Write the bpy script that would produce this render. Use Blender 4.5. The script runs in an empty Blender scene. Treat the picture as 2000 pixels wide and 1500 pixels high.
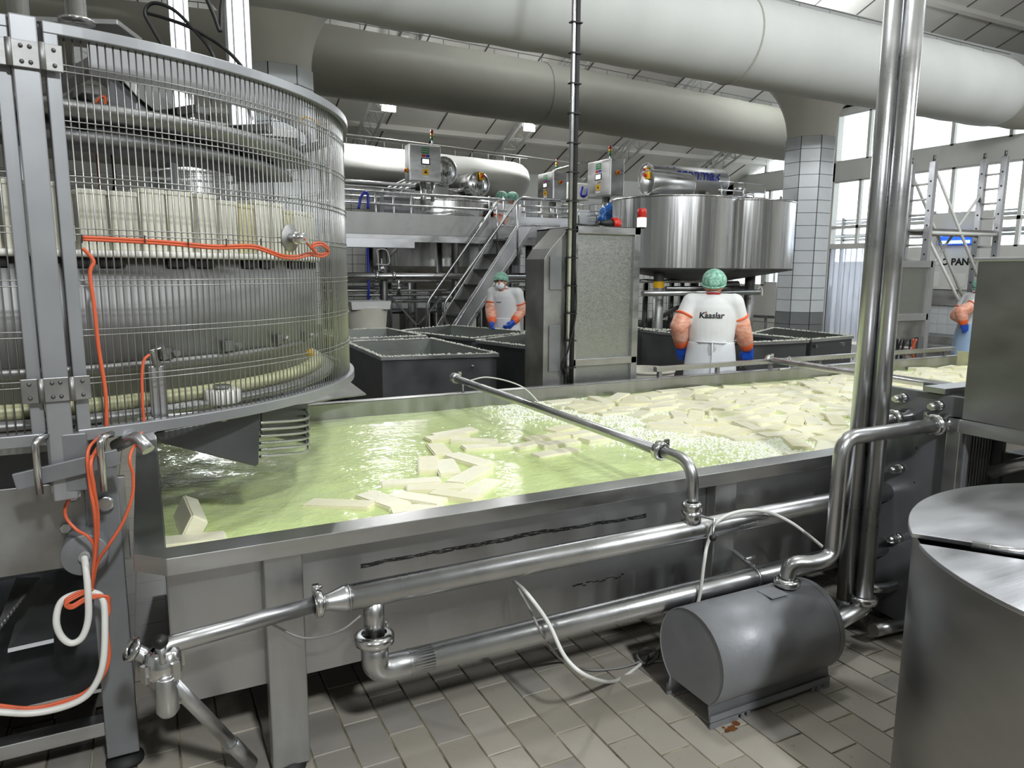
import bpy, bmesh, math, random
from math import sin, cos, pi, radians, sqrt, atan2
from mathutils import Vector as V, Matrix, noise
from mathutils.bvhtree import BVHTree
S = bpy.context.scene
COL = S.collection
random.seed(7)

# ---------------------------------------------------------------- camera
FPX, CAMH = 1416.0, 1.70
PT, YW, RL = radians(8.962), radians(26.834), radians(.354)
_fh = V((sin(YW), cos(YW), 0))
FW = _fh * cos(PT) - V((0, 0, 1)) * sin(PT)
_r0 = V((cos(YW), -sin(YW), 0)); _c0 = _r0.cross(FW)
RT = _r0 * cos(RL) + _c0 * sin(RL); CU = -_r0 * sin(RL) + _c0 * cos(RL)
CAM = V((0, 0, CAMH))
cam = bpy.data.cameras.new('camera'); cam.sensor_width = 36; cam.lens = 36 * FPX / 2000
cam.clip_start = .05; cam.clip_end = 300
camo = bpy.data.objects.new('camera', cam); COL.objects.link(camo)
camo.matrix_world = Matrix(((RT.x, CU.x, -FW.x, CAM.x), (RT.y, CU.y, -FW.y, CAM.y), (RT.z, CU.z, -FW.z, CAM.z), (0, 0, 0, 1)))
S.camera = camo

def at(x, y, X=None, Y=None, Z=None, d=None):
    """point of the place seen at photo pixel (x, y) on a plane X=, Y=, Z= or at depth d"""
    r = FW + RT * ((x - 1000) / FPX) - CU * ((y - 750) / FPX)
    if X is not None: t = X / r.x
    elif Y is not None: t = Y / r.y
    elif Z is not None: t = (Z - CAMH) / r.z
    else: t = d
    return CAM + r * t

# ---------------------------------------------------------------- light
S.view_settings.view_transform = 'Standard'; S.view_settings.look = 'None'
S.view_settings.gamma = 1; S.view_settings.exposure = 0.15
S.view_settings.use_curve_mapping = False
S.render.film_transparent = False
S.cycles.max_bounces = 6; S.cycles.diffuse_bounces = 3; S.cycles.glossy_bounces = 4; S.cycles.transmission_bounces = 4; S.cycles.transparent_max_bounces = 6; S.cycles.caustics_reflective = False; S.cycles.caustics_refractive = False
w = bpy.data.worlds.new('overcast_sky'); S.world = w; w.use_nodes = True
w.node_tree.nodes['Background'].inputs[0].default_value = (.93, .96, 1, 1)
w.node_tree.nodes['Background'].inputs[1].default_value = 5.0

def area(name, loc, to, size, watt, col=(.95, .98, 1)):
    l = bpy.data.lights.new(name, 'AREA'); l.energy = watt; l.shape = 'DISK'; l.size = size; l.color = col
    o = bpy.data.objects.new(name, l); COL.objects.link(o); o.location = loc
    o.rotation_euler = (V(to) - V(loc)).to_track_quat('-Z', 'Y').to_euler()
    return o
# high-bay lamps of the hall: one row over the walkway side behind the camera, unseen bulbs added as fill over the hall, the rear row is in view
def bulb(name, loc, r, watt, col=(.94, .975, 1)):
    l = bpy.data.lights.new(name, 'POINT'); l.energy = watt; l.shadow_soft_size = r; l.color = col
    o = bpy.data.objects.new(name, l); COL.objects.link(o); o.location = loc; return o
area('high_bay_light', (.6, -3.4, 5.4), (1.0, 2.2, 0), .42, 300)
area('high_bay_light', (5.5, -1.8, 4.9), (5.5, 3.0, 0), .55, 130)
bulb('fill_light', (-3.2, -1.0, 4.8), .25, 80)
bulb('fill_light', (2.2, 2.6, 5.2), .25, 170)
bulb('fill_light', (6.6, 3.0, 5.2), .25, 230)
bulb('fill_light', (11.0, 3.6, 5.0), .25, 200)
bulb('fill_light', (5.6, 9.0, 6.1), .3, 95)  # added above the beam without a fixture, brightens the roof
bulb('fill_light', (11.0, 9.7, 5.75), .2, 85)  # added out of sight behind the large duct, lights roof and rear

# ---------------------------------------------------------------- materials
def lin(h):
    c = [int(h[i:i + 2], 16) / 255 for i in (0, 2, 4)]
    return tuple(x / 12.92 if x <= .04045 else ((x + .055) / 1.055) ** 2.4 for x in c) + (1,)
M = {}
def mat(name, col, rough=.5, metal=0., var=0., vs=4., stretch=(1, 1, 1), rvar=0., bump=0., bs=40., bstretch=None, emit=0., spec=.5, aniso=0., trans=0., alpha=1., col2=None, sss=0.):
    m = bpy.data.materials.new(name); m.use_nodes = True
    nt = m.node_tree; N = nt.nodes; L = nt.links; b = N['Principled BSDF']
    c = lin(col) if isinstance(col, str) else tuple(col) + (1,)
    b.inputs['Base Color'].default_value = c; b.inputs['Roughness'].default_value = rough
    b.inputs['Metallic'].default_value = metal; b.inputs['Specular IOR Level'].default_value = spec
    if aniso: b.inputs['Anisotropic'].default_value = aniso
    if trans: b.inputs['Transmission Weight'].default_value = trans
    if alpha < 1: b.inputs['Alpha'].default_value = alpha
    if sss: b.inputs['Subsurface Weight'].default_value = sss; b.inputs['Subsurface Radius'].default_value = (.02, .02, .01)
    if emit:
        b.inputs['Emission Color'].default_value = c; b.inputs['Emission Strength'].default_value = emit
    tc = N.new('ShaderNodeTexCoord')
    if var or rvar:
        mp = N.new('ShaderNodeMapping'); mp.inputs['Scale'].default_value = stretch; L.new(tc.outputs['Object'], mp.inputs[0])
        nz = N.new('ShaderNodeTexNoise'); nz.inputs['Scale'].default_value = vs; nz.inputs['Detail'].default_value = 5; L.new(mp.outputs[0], nz.inputs['Vector'])
        if var:
            mx = N.new('ShaderNodeMix'); mx.data_type = 'RGBA'
            r = N.new('ShaderNodeMapRange'); r.inputs[1].default_value = .3; r.inputs[2].default_value = .7; L.new(nz.outputs[0], r.inputs[0])
            L.new(r.outputs[0], mx.inputs[0])
            c2 = lin(col2) if col2 else c
            mx.inputs[6].default_value = tuple(x * (1 - var) for x in c[:3]) + (1,)
            mx.inputs[7].default_value = tuple(min(1, x * (1 + var * .6)) for x in c2[:3]) + (1,)
            L.new(mx.outputs[2], b.inputs['Base Color'])
        if rvar:
            r2 = N.new('ShaderNodeMapRange'); r2.inputs[1].default_value = .3; r2.inputs[2].default_value = .7
            r2.inputs[3].default_value = max(.02, rough - rvar); r2.inputs[4].default_value = min(1, rough + rvar)
            L.new(nz.outputs[0], r2.inputs[0]); L.new(r2.outputs[0], b.inputs['Roughness'])
    if bump:
        mp = N.new('ShaderNodeMapping'); mp.inputs['Scale'].default_value = bstretch or stretch; L.new(tc.outputs['Object'], mp.inputs[0])
        nb = N.new('ShaderNodeTexNoise'); nb.inputs['Scale'].default_value = bs; nb.inputs['Detail'].default_value = 3; L.new(mp.outputs[0], nb.inputs['Vector'])
        bp = N.new('ShaderNodeBump'); bp.inputs['Strength'].default_value = bump; bp.inputs['Distance'].default_value = .01
        L.new(nb.outputs[0], bp.inputs['Height']); L.new(bp.outputs[0], b.inputs['Normal'])
    M[name] = m
    return m
mat('steel', (.49, .495, .50), .36, 1, var=.18, vs=3, rvar=.10, bump=.05, bs=30, bstretch=(1, 1, 6), stretch=(1, 1, 3))
mat('steel_tank', (.44, .445, .445), .42, 1, var=.2, vs=2.2, rvar=.1, bump=.12, bs=60, bstretch=(12, 12, .5), stretch=(4, 4, .8))
mat('steel_pipe', (.52, .525, .53), .31, 1, var=.1, vs=6, rvar=.07, bump=.03, bs=50)
mat('chrome', (.62, .62, .62), .2, 1, rvar=.05, vs=9)
mat('steel_vat', (.60, .60, .60), .24, 1, var=.12, vs=5, rvar=.08, stretch=(6, 6, .12), bump=.06, bs=9, bstretch=(3, 3, .05))
mat('steel_dull', (.33, .33, .325), .5, 1, var=.25, vs=5, rvar=.12, bump=.08, bs=25)
mat('steel_dark', (.16, .16, .16), .5, .9, var=.25, vs=4, rvar=.12)
mat('steel_lid', (.58, .585, .61), .34, 1, var=.02, vs=3, rvar=.08, stretch=(1, 2.5, 1), bump=.03, bs=9, bstretch=(1, 14, 1))
mat('steel_drum', (.34, .34, .345), .58, 1, var=.15, vs=4, rvar=.08, stretch=(1, 1, 3))
mat('steel_barrel', (.34, .34, .33), .40, 1, var=.22, vs=3, rvar=.1, stretch=(1, 1, 2), bump=.04, bs=8)
mat('wet_steel', (.38, .395, .375), .42, 1, var=.12, vs=130, rvar=.10, bump=.15, bs=220)
mat('cage_paint', '9a9c9f', .42, .55, var=.1, vs=5)
mat('wire_steel', (.38, .38, .37), .35, .9)
mat('grey_paint', '7d7f82', .42, .35, var=.12, vs=5, rvar=.08)
mat('motor_grey', '8d8f93', .45, .25, var=.14, vs=6, rvar=.08, bump=.06, bs=70)
mat('dark_panel', '616365', .48, .75, var=.2, vs=3, rvar=.1)
mat('black', '141414', .5, 0, rvar=.1, vs=8)
mat('black_rubber', '1b1b1c', .65, 0)
mat('white_plastic', 'eceae2', .45, 0, var=.05, vs=8)
mat('mould', 'dedccb', .5, 0, var=.12, vs=5, sss=.0)
mat('mould_gap_shade', 'c9c49c', .5, 0, var=.15, vs=6)  # yellowish shading of the mould gaps put into the colour
mat('ptfe_band', 'c9c9a0', .5, 0, var=.15, vs=8)
mat('orange_cable', 'd4623f', .45, 0, var=.08, vs=10)
mat('white_cable', 'd9d9d4', .4, 0, var=.04, vs=10)
mat('grey_cable', '8b8b88', .45, 0)
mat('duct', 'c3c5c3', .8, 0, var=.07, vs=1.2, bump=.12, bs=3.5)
mat('duct_shade_grey', 'a8a79d', .82, 0, var=.06, vs=1.0, bump=.1, bs=3)  # white duct fabric darkened for shade; also plain grey for seam bands
mat('roof_panel', 'dddbd5', .6, 0, var=.06, vs=.8)
mat('roof_seam', '4e4d4a', .8)
mat('plaster', 'dedcd6', .75, 0, var=.06, vs=1.5, bump=.05, bs=8)
mat('plaster_grey', 'b2b4b3', .75, 0, var=.07, vs=1.5)
mat('truss_white', 'd8d8d4', .5, 0, var=.06, vs=4)
mat('wall_white', 'dcdcd8', .5, 0, var=.05, vs=2)
mat('tile_white', 'd3d8dc', .22, 0, var=.05, vs=3)
mat('tile_grey', '7c7f82', .3, 0, var=.08, vs=3)
mat('grout', '3c3c3b', .9)
mat('floor_tile', 'a39d91', .34, 0, var=.07, vs=3.0, rvar=.12, bump=.05, bs=14)
mat('floor_tile_b', '98938b', .34, 0, var=.07, vs=3.0, rvar=.12, bump=.05, bs=14)
mat('floor_tile_c', 'aca69b', .32, 0, var=.07, vs=3.0, rvar=.12, bump=.05, bs=14)
mat('floor_grout', '5d5440', .85, 0, var=.35, vs=9, col2='a39b84')
mat('rust', '7a4a1c', .8, 0, var=.4, vs=30)
mat('foam', 'f2f4e6', .55, 0, spec=.4)
mat('cheese', 'efecd2', .42, 0, var=.05, vs=12, bump=.12, bs=60)
mat('cheese_b', 'e9e5c4', .45, 0, var=.06, vs=12, bump=.12, bs=60)
mat('yellow', 'e8b414', .45)
mat('red', 'c8261c', .4)
mat('green_sign', '1f8a53', .5)
mat('blue_sign', '2733a8', .5)
mat('lettering_black', '18181a', .6)
mat('lettering_blue', '1f2f9e', .5)
mat('lettering_white', 'f2f2ee', .5)
mat('paper', 'e8e8e6', .6)
mat('screen_white', (.85, .92, 1), .4, emit=1.2)
mat('lamp_glow', (1, .98, .93), .4, emit=40)
mat('beacon_red', 'b3201a', .35, emit=.15)
mat('beacon_green', (.75, 1, .88), .3, emit=2.4)
mat('uv_tube', (.35, .62, 1), .3, emit=5)
mat('uv_blue', (.02, .12, .75), .4, emit=.5)
mat('blue_bag', '2f74c8', .35, 0, var=.25, vs=18, bump=.6, bs=24)
mat('blue_glove', '1f56c8', .45, 0, var=.1, vs=20, bump=.15, bs=60)
mat('sleeve_orange', 'e78f70', .38, 0, var=.10, vs=14, bump=.45, bs=16, col2='f3bfa9', stretch=(1, 1, 2.2))
mat('sleeve_band', 'ee6a3c', .5, 0, bump=.4, bs=60)
mat('shirt', 'e4e5e6', .8, 0, var=.04, vs=8, bump=.35, bs=10)
mat('apron', 'dfe2e6', .55, 0, var=.05, vs=8, bump=.4, bs=9)
mat('apron_blue', 'a9c6e6', .5, 0, var=.06, vs=8, bump=.4, bs=9)
mat('trousers', 'b9bcbd', .8, 0, var=.08, vs=10, bump=.3, bs=14)
mat('skin', 'c48f76', .5, 0, var=.08, vs=16)
mat('hair', '2a211c', .7, 0, var=.3, vs=60)
mat('cap_green', '63a18c', .7, 0, var=.3, vs=42, col2='a4d2bf', bump=.7, bs=55)
mat('mask_white', 'eef1f4', .7, 0, bump=.2, bs=40)
mat('collar_red', 'a8282e', .7)
mat('crate_white', 'd9d9d7', .5, 0, var=.05, vs=6)
mat('tub_white', 'bdb9ad', .5, 0, var=.08, vs=4)
mat('asphalt', '9a9a96', .9, 0, var=.1, vs=1)

def glass_mat(name, tint, gl):
    m = bpy.data.materials.new(name); m.use_nodes = True; nt = m.node_tree; N = nt.nodes; L = nt.links
    N.remove(N['Principled BSDF'])
    t = N.new('ShaderNodeBsdfTransparent'); t.inputs[0].default_value = tint
    g = N.new('ShaderNodeBsdfGlossy'); g.inputs['Roughness'].default_value = .05
    mx = N.new('ShaderNodeMixShader'); mx.inputs[0].default_value = gl
    L.new(t.outputs[0], mx.inputs[1]); L.new(g.outputs[0], mx.inputs[2]); L.new(mx.outputs[0], N['Material Output'].inputs[0])
    M[name] = m
glass_mat('glass', (.93, .96, .97, 1), .07)
def strip_mat():
    m = bpy.data.materials.new('pvc_strip'); m.use_nodes = True; nt = m.node_tree; N = nt.nodes; L = nt.links
    b = N['Principled BSDF']; b.inputs['Base Color'].default_value = (.82, .86, .93, 1); b.inputs['Roughness'].default_value = .18
    t = N.new('ShaderNodeBsdfTranslucent'); t.inputs[0].default_value = (.9, .93, 1, 1)
    tr = N.new('ShaderNodeBsdfTransparent'); tr.inputs[0].default_value = (.9, .93, .98, 1)
    m1 = N.new('ShaderNodeMixShader'); m1.inputs[0].default_value = .75
    tc = N.new('ShaderNodeTexCoord'); mp = N.new('ShaderNodeMapping'); mp.inputs['Scale'].default_value = (3, 3, .4); L.new(tc.outputs['Object'], mp.inputs[0])
    nz = N.new('ShaderNodeTexNoise'); nz.inputs['Scale'].default_value = 4; L.new(mp.outputs[0], nz.inputs['Vector'])
    m2 = N.new('ShaderNodeMixShader')
    L.new(t.outputs[0], m1.inputs[1]); L.new(tr.outputs[0], m1.inputs[2])
    rr = N.new('ShaderNodeMapRange'); rr.inputs[3].default_value = .1; rr.inputs[4].default_value = .55; L.new(nz.outputs[0], rr.inputs[0])
    L.new(rr.outputs[0], m2.inputs[0]); L.new(m1.outputs[0], m2.inputs[1]); L.new(b.outputs[0], m2.inputs[2])
    L.new(m2.outputs[0], N['Material Output'].inputs[0]); M['pvc_strip'] = m
strip_mat()
def brine_mat():
    m = mat('brine', 'cfdd9a', .045, 0, spec=.5)
    nt = m.node_tree; N = nt.nodes; L = nt.links; b = N['Principled BSDF']
    tc = N.new('ShaderNodeTexCoord')
    n1 = N.new('ShaderNodeTexNoise'); n1.inputs['Scale'].default_value = 17; n1.inputs['Detail'].default_value = 4; n1.inputs['Distortion'].default_value = .8
    n2 = N.new('ShaderNodeTexNoise'); n2.inputs['Scale'].default_value = 48; n2.inputs['Detail'].default_value = 2
    mp = N.new('ShaderNodeMapping'); mp.inputs['Scale'].default_value = (.8, 1.3, 1)
    L.new(tc.outputs['Object'], mp.inputs[0]); L.new(mp.outputs[0], n1.inputs['Vector']); L.new(mp.outputs[0], n2.inputs['Vector'])
    b1 = N.new('ShaderNodeBump'); b1.inputs['Strength'].default_value = .6; b1.inputs['Distance'].default_value = .012
    b2 = N.new('ShaderNodeBump'); b2.inputs['Strength'].default_value = .28; b2.inputs['Distance'].default_value = .004
    L.new(n1.outputs[0], b1.inputs['Height']); L.new(n2.outputs[0], b2.inputs['Height']); L.new(b1.outputs[0], b2.inputs['Normal']); L.new(b2.outputs[0], b.inputs['Normal'])
    n3 = N.new('ShaderNodeTexNoise'); n3.inputs['Scale'].default_value = 2.2; n3.inputs['Detail'].default_value = 4; L.new(tc.outputs['Object'], n3.inputs['Vector'])
    mx = N.new('ShaderNodeMix'); mx.data_type = 'RGBA'; L.new(n3.outputs[0], mx.inputs[0])
    mx.inputs[6].default_value = lin('c6d88c'); mx.inputs[7].default_value = lin('d9e8aa'); L.new(mx.outputs[2], b.inputs['Base Color'])
brine_mat()
def tank_front_mat():
    # brushed stainless with a long smear of black weld grime along the side
    m = mat('tank_front', (.43, .43, .43), .42, 1, rvar=.1, vs=3, stretch=(4, 4, .8), bump=.12, bs=60, bstretch=(.5, .5, 14))
    nt = m.node_tree; N = nt.nodes; L = nt.links; b = N['Principled BSDF']
    tc = N.new('ShaderNodeTexCoord'); sp = N.new('ShaderNodeSeparateXYZ'); L.new(tc.outputs['Object'], sp.inputs[0])
    nz = N.new('ShaderNodeTexNoise'); nz.inputs['Scale'].default_value = 3; nz.inputs['Detail'].default_value = 8; L.new(tc.outputs['Object'], nz.inputs['Vector'])
    def math_(op, a, bb):
        n = N.new('ShaderNodeMath'); n.operation = op
        for i, q in enumerate((a, bb)):
            if isinstance(q, (int, float)): n.inputs[i].default_value = q
            else: L.new(q, n.inputs[i])
        return n.outputs[0]
    # band |z-.655| < width, width varies with noise and fades outside x .55-1.9
    dz = math_('ABSOLUTE', math_('SUBTRACT', math_('SUBTRACT', sp.outputs[2], .668), math_('MULTIPLY', math_('SUBTRACT', nz.outputs[0], .5), .05)), 0)
    n2 = N.new('ShaderNodeTexNoise'); n2.inputs['Scale'].default_value = 3; n2.inputs['Detail'].default_value = 8
    mp = N.new('ShaderNodeMapping'); mp.inputs['Scale'].default_value = (1, 0, 0); L.new(tc.outputs['Object'], mp.inputs[0]); L.new(mp.outputs[0], n2.inputs['Vector'])
    wid = math_('MULTIPLY', n2.outputs[0], .016)
    msk = math_('LESS_THAN', dz, wid)
    fx = math_('MULTIPLY', math_('GREATER_THAN', sp.outputs[0], .62), math_('LESS_THAN', sp.outputs[0], 1.86))
    gr = N.new('ShaderNodeTexNoise'); gr.inputs['Scale'].default_value = 30; gr.inputs['Detail'].default_value = 6; mg = N.new('ShaderNodeMapping'); mg.inputs['Scale'].default_value = (1, 1, 9); L.new(tc.outputs['Object'], mg.inputs[0]); L.new(mg.outputs[0], gr.inputs['Vector'])
    k = math_('MULTIPLY', math_('MULTIPLY', msk, fx), math_('GREATER_THAN', gr.outputs[0], .42))
    mx = N.new('ShaderNodeMix'); mx.data_type = 'RGBA'; L.new(k, mx.inputs[0]); mx.inputs[6].default_value = (.43, .43, .43, 1); mx.inputs[7].default_value = (.07, .07, .07, 1)
    L.new(mx.outputs[2], b.inputs['Base Color'])
tank_front_mat()

# ---------------------------------------------------------------- mesh helpers
class MB:
    def __init__(s): s.v = []; s.f = []; s.sm = []; s.mi = []
    def add(s, vs, fs, smooth=False, mi=0):
        k = len(s.v); s.v += [tuple(p) for p in vs]
        for f in fs: s.f.append([k + i for i in f]); s.sm.append(smooth); s.mi.append(mi)
        return s
    def box(s, c, d, rz=0., mi=0, R=None):
        x, y, z = d[0] / 2, d[1] / 2, d[2] / 2
        R = R or Matrix.Rotation(rz, 3, 'Z'); c = V(c)
        vs = [c + R @ V(q) for q in ((-x, -y, -z), (x, -y, -z), (x, y, -z), (-x, y, -z), (-x, -y, z), (x, -y, z), (x, y, z), (-x, y, z))]
        return s.add(vs, [(0, 3, 2, 1), (4, 5, 6, 7), (0, 1, 5, 4), (1, 2, 6, 5), (2, 3, 7, 6), (3, 0, 4, 7)], mi=mi)
    def bb(s, a, b, mi=0):
        return s.box([(a[i] + b[i]) / 2 for i in range(3)], [abs(b[i] - a[i]) for i in range(3)], mi=mi)
    def bar(s, a, b, w, h, up=(0, 0, 1), mi=0):
        a = V(a); b = V(b); t = (b - a); L = t.length; t.normalize(); u = V(up)
        sd = t.cross(u)
        if sd.length < 1e-4: sd = t.cross(V((1, 0, 0)))
        sd.normalize(); u = sd.cross(t)
        R = Matrix((sd, t, u)).transposed()
        return s.box((a + b) / 2, (w, L, h), R=R, mi=mi)
    def tube(s, path, r, n=10, caps=True, closed=False, mi=0, smooth=True):
        P = [V(p) for p in path]; m = len(P); rs = r if isinstance(r, (list, tuple)) else [r] * m
        T = []
        for i in range(m):
            if closed: t = P[(i + 1) % m] - P[i - 1]
            else: t = P[min(i + 1, m - 1)] - P[max(i - 1, 0)]
            T.append(t.normalized() if t.length > 1e-9 else V((0, 0, 1)))
        u = T[0].orthogonal().normalized(); vs = []
        for i in range(m):
            u = (u - T[i] * u.dot(T[i]))
            u = u.normalized() if u.length > 1e-6 else T[i].orthogonal().normalized()
            w = T[i].cross(u)
            for k in range(n):
                a = 2 * pi * k / n; vs.append(P[i] + (u * cos(a) + w * sin(a)) * rs[i])
        fs = []
        for i in range(m if closed else m - 1):
            j = (i + 1) % m
            for k in range(n):
                fs.append((i * n + k, i * n + (k + 1) % n, j * n + (k + 1) % n, j * n + k))
        s.add(vs, fs, smooth, mi)
        if caps and not closed:
            k0 = len(s.v) - m * n
            s.f.append([k0 + i for i in range(n)][::-1]); s.sm.append(False); s.mi.append(mi)
            s.f.append([k0 + (m - 1) * n + i for i in range(n)]); s.sm.append(False); s.mi.append(mi)
        return s
    def cyl(s, a, b, r, n=20, mi=0): return s.tube([a, b], r, n, mi=mi)
    def lathe(s, prof, c, ax=(0, 0, 1), n=40, mi=0, a0=0., a1=2 * pi, smooth=True):
        ax = V(ax).normalized(); c = V(c)
        u = ax.orthogonal().normalized() if abs(ax.z) < .999 else V((1, 0, 0)); w = ax.cross(u)
        full = abs(a1 - a0) > 2 * pi - 1e-4; cols = n if full else n + 1; vs = []
        for (r, z) in prof:
            for k in range(cols):
                a = a0 + (a1 - a0) * k / n; vs.append(c + ax * z + (u * cos(a) + w * sin(a)) * r)
        fs = []
        for i in range(len(prof) - 1):
            for k in range(n):
                k2 = (k + 1) % cols
                fs.append((i * cols + k, i * cols + k2, (i + 1) * cols + k2, (i + 1) * cols + k))
        return s.add(vs, fs, smooth, mi)
    def prism(s, poly, vec, mi=0):
        P = [V(p) for p in poly]; e = V(vec); n = len(P)
        s.add(P + [p + e for p in P], [tuple(range(n))[::-1], tuple(range(n, 2 * n))] + [(i, (i + 1) % n, n + (i + 1) % n, n + i) for i in range(n)], mi=mi)
        return s
    def sph(s, c, r, nu=16, nv=10, mi=0, R=None):
        c = V(c); r = (r, r, r) if isinstance(r, (int, float)) else r; vs = []; fs = []
        for i in range(nv + 1):
            t = pi * i / nv
            for k in range(nu):
                a = 2 * pi * k / nu; p = V((r[0] * sin(t) * cos(a), r[1] * sin(t) * sin(a), r[2] * cos(t)))
                vs.append(c + (R @ p if R else p))
        for i in range(nv):
            for k in range(nu): fs.append((i * nu + k, (i + 1) * nu + k, (i + 1) * nu + (k + 1) % nu, i * nu + (k + 1) % nu))
        return s.add(vs, fs, True, mi)
    def mesh(s, name, mats):
        me = bpy.data.meshes.new(name); me.from_pydata(s.v, [], s.f)
        for m in (mats if isinstance(mats, (list, tuple)) else [mats]): me.materials.append(M[m])
        for p, sm, mi in zip(me.polygons, s.sm, s.mi): p.use_smooth = sm; p.material_index = mi
        bm = bmesh.new(); bm.from_mesh(me); bmesh.ops.remove_doubles(bm, verts=bm.verts, dist=1e-6)
        bmesh.ops.recalc_face_normals(bm, faces=bm.faces); bm.to_mesh(me); bm.free()
        return me
    def build(s, name, mats, parent=None, bevel=0., seg=2):
        return link(name, s.mesh(name, mats), parent, bevel, seg)
def link(name, me, parent=None, bevel=0., seg=2):
    o = bpy.data.objects.new(name, me); COL.objects.link(o)
    if parent: setp(o, parent)
    if bevel:
        b = o.modifiers.new('bevel', 'BEVEL'); b.width = bevel; b.segments = seg; b.limit_method = 'ANGLE'; b.angle_limit = radians(40); b.harden_normals = False
    return o
def setp(o, p):
    o.parent = p
    if p.type == 'EMPTY': o.matrix_parent_inverse = Matrix.Translation(-V(p.location))
def tag(o, label=None, cat=None, group=None, kind=None):
    if label: o['label'] = label
    if cat: o['category'] = cat
    if group: o['group'] = group
    if kind: o['kind'] = kind
    return o
def thing(name, label, cat, loc=(0, 0, 0), group=None):
    o = bpy.data.objects.new(name, None); COL.objects.link(o); o.location = V(loc); o.empty_display_size = .1
    return tag(o, label, cat, group)
def struct(o): o['kind'] = 'structure'; return o
def copy_tree(o, parent=None):
    c = o.copy(); COL.objects.link(c)
    if parent: c.parent = parent
    for ch in [q for q in bpy.data.objects if q.parent == o]: copy_tree(ch, c)
    return c
def fillet(pts, r, k=6):
    P = [V(p) for p in pts]; out = [P[0]]
    for i in range(1, len(P) - 1):
        a = (P[i - 1] - P[i]); b = (P[i + 1] - P[i]); la, lb = a.length, b.length
        a.normalize(); b.normalize(); d = min(r, la * .49, lb * .49)
        p0 = P[i] + a * d; p1 = P[i] + b * d
        for j in range(k + 1):
            t = j / k; out.append(p0 * (1 - t) ** 2 + P[i] * (2 * t * (1 - t)) + p1 * t * t)
    out.append(P[-1]); return out
def spline(pts, n=8):
    P = [V(p) for p in pts]; P = [P[0] * 2 - P[1]] + P + [P[-1] * 2 - P[-2]]; out = []
    for i in range(1, len(P) - 2):
        a, b, c, d = P[i - 1:i + 3]
        for j in range(n):
            t = j / n
            out.append(.5 * ((2 * b) + (c - a) * t + (2 * a - 5 * b + 4 * c - d) * t * t + (3 * b - a - 3 * c + d) * t ** 3))
    out.append(P[-2]); return out
def ring(mb, c, ax, R, r, n=20, k=6, mi=0):
    ax = V(ax).normalized(); u = ax.orthogonal().normalized(); w = ax.cross(u)
    return mb.tube([V(c) + (u * cos(2 * pi * i / n) + w * sin(2 * pi * i / n)) * R for i in range(n)], r, k, closed=True, mi=mi)
def clamp_ring(mb, c, ax, R, wd=.022):
    """tri-clamp collar with its wing-nut lug"""
    ax = V(ax).normalized(); c = V(c)
    mb.lathe([(R * .8, -wd), (R * .98, -wd), (R * 1.25, -wd * .55), (R * 1.25, wd * .55), (R * .98, wd), (R * .8, wd)], c, ax, 24)
    u = ax.orthogonal().normalized()
    mb.box(c + u * R * 1.38, (.02, .016, .03)); mb.cyl(c + u * R * 1.3 - ax * .012, c + u * R * 1.55 + ax * .02, .006, 8)
    return mb
def text_mesh(txt, size, shear=0., bold=0.):
    cu = bpy.data.curves.new('txt', 'FONT'); cu.body = txt; cu.size = size; cu.align_x = 'CENTER'; cu.align_y = 'CENTER'; cu.shear = shear; cu.offset = bold; cu.resolution_u = 3
    o = bpy.data.objects.new('txt', cu); COL.objects.link(o)
    me = bpy.data.meshes.new_from_object(o.evaluated_get(bpy.context.evaluated_depsgraph_get()))
    bpy.data.objects.remove(o); bpy.data.curves.remove(cu)
    return me
def text(name, txt, size, c, right, up, m, parent=None, shear=0., bold=0., off=.002, solid=True):
    me = text_mesh(txt, size, shear, bold); c = V(c); r = V(right).normalized(); u = V(up).normalized(); n = r.cross(u)
    for v in me.vertices: v.co = c + r * v.co.x + u * v.co.y + n * off
    me.materials.clear(); me.materials.append(M[m])
    o = link(name, me, parent)
    if solid: q = o.modifiers.new('solid', 'SOLIDIFY'); q.thickness = .0015; q.offset = -1
    return o
# ================================================================ ROOM
XR, YB = 15.0, 16.2          # window wall and rear wall
XL, YF = -7.0, -6.0          # walls out of view
def roof_z(y): return 4.5 + .4 * (15 - y) if y > 4 else 4.5 + .4 * 11 - .4 * (4 - y)

# ---- floor: grout bed, single tiles near the camera, tile pattern beyond
def far_floor_mat():
    m = mat('floor_far', 'a29b8e', .36, 0)
    nt = m.node_tree; N = nt.nodes; L = nt.links; b = N['Principled BSDF']
    tc = N.new('ShaderNodeTexCoord'); mp = N.new('ShaderNodeMapping'); mp.inputs['Rotation'].default_value = (0, 0, pi / 2)
    L.new(tc.outputs['Object'], mp.inputs[0]); br = N.new('ShaderNodeTexBrick'); L.new(mp.outputs[0], br.inputs['Vector'])
    br.inputs['Scale'].default_value = 1; br.inputs['Brick Width'].default_value = .265; br.inputs['Row Height'].default_value = .1385; br.inputs['Mortar Size'].default_value = .004
    br.inputs['Color1'].default_value = lin('a59e90'); br.inputs['Color2'].default_value = lin('989286'); br.inputs['Mortar'].default_value = lin('5d5440')
    L.new(br.outputs[0], b.inputs['Base Color'])
far_floor_mat()
mb = MB(); mb.bb((XL, YF, -.12), (22, YB + .2, -.006)); floor = struct(mb.build('floor', 'floor_grout'))
def slab(a, b, name='floor_surface'):
    q = MB(); q.bb(a, b); return q.build(name, 'floor_far', floor)
TX0, TXN, TY0, TY1 = .98 - 11 * .1385, 34, 1.05, 3.05
TX1 = TX0 + TXN * .1385
slab((XL, TY1, -.01), (22, YB + .2, 0)); slab((XL, YF, -.01), (22, TY0, 0)); slab((XL, TY0, -.01), (TX0, TY1, 0)); slab((TX1, TY0, -.01), (22, TY1, 0))
tile_me = []
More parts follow.
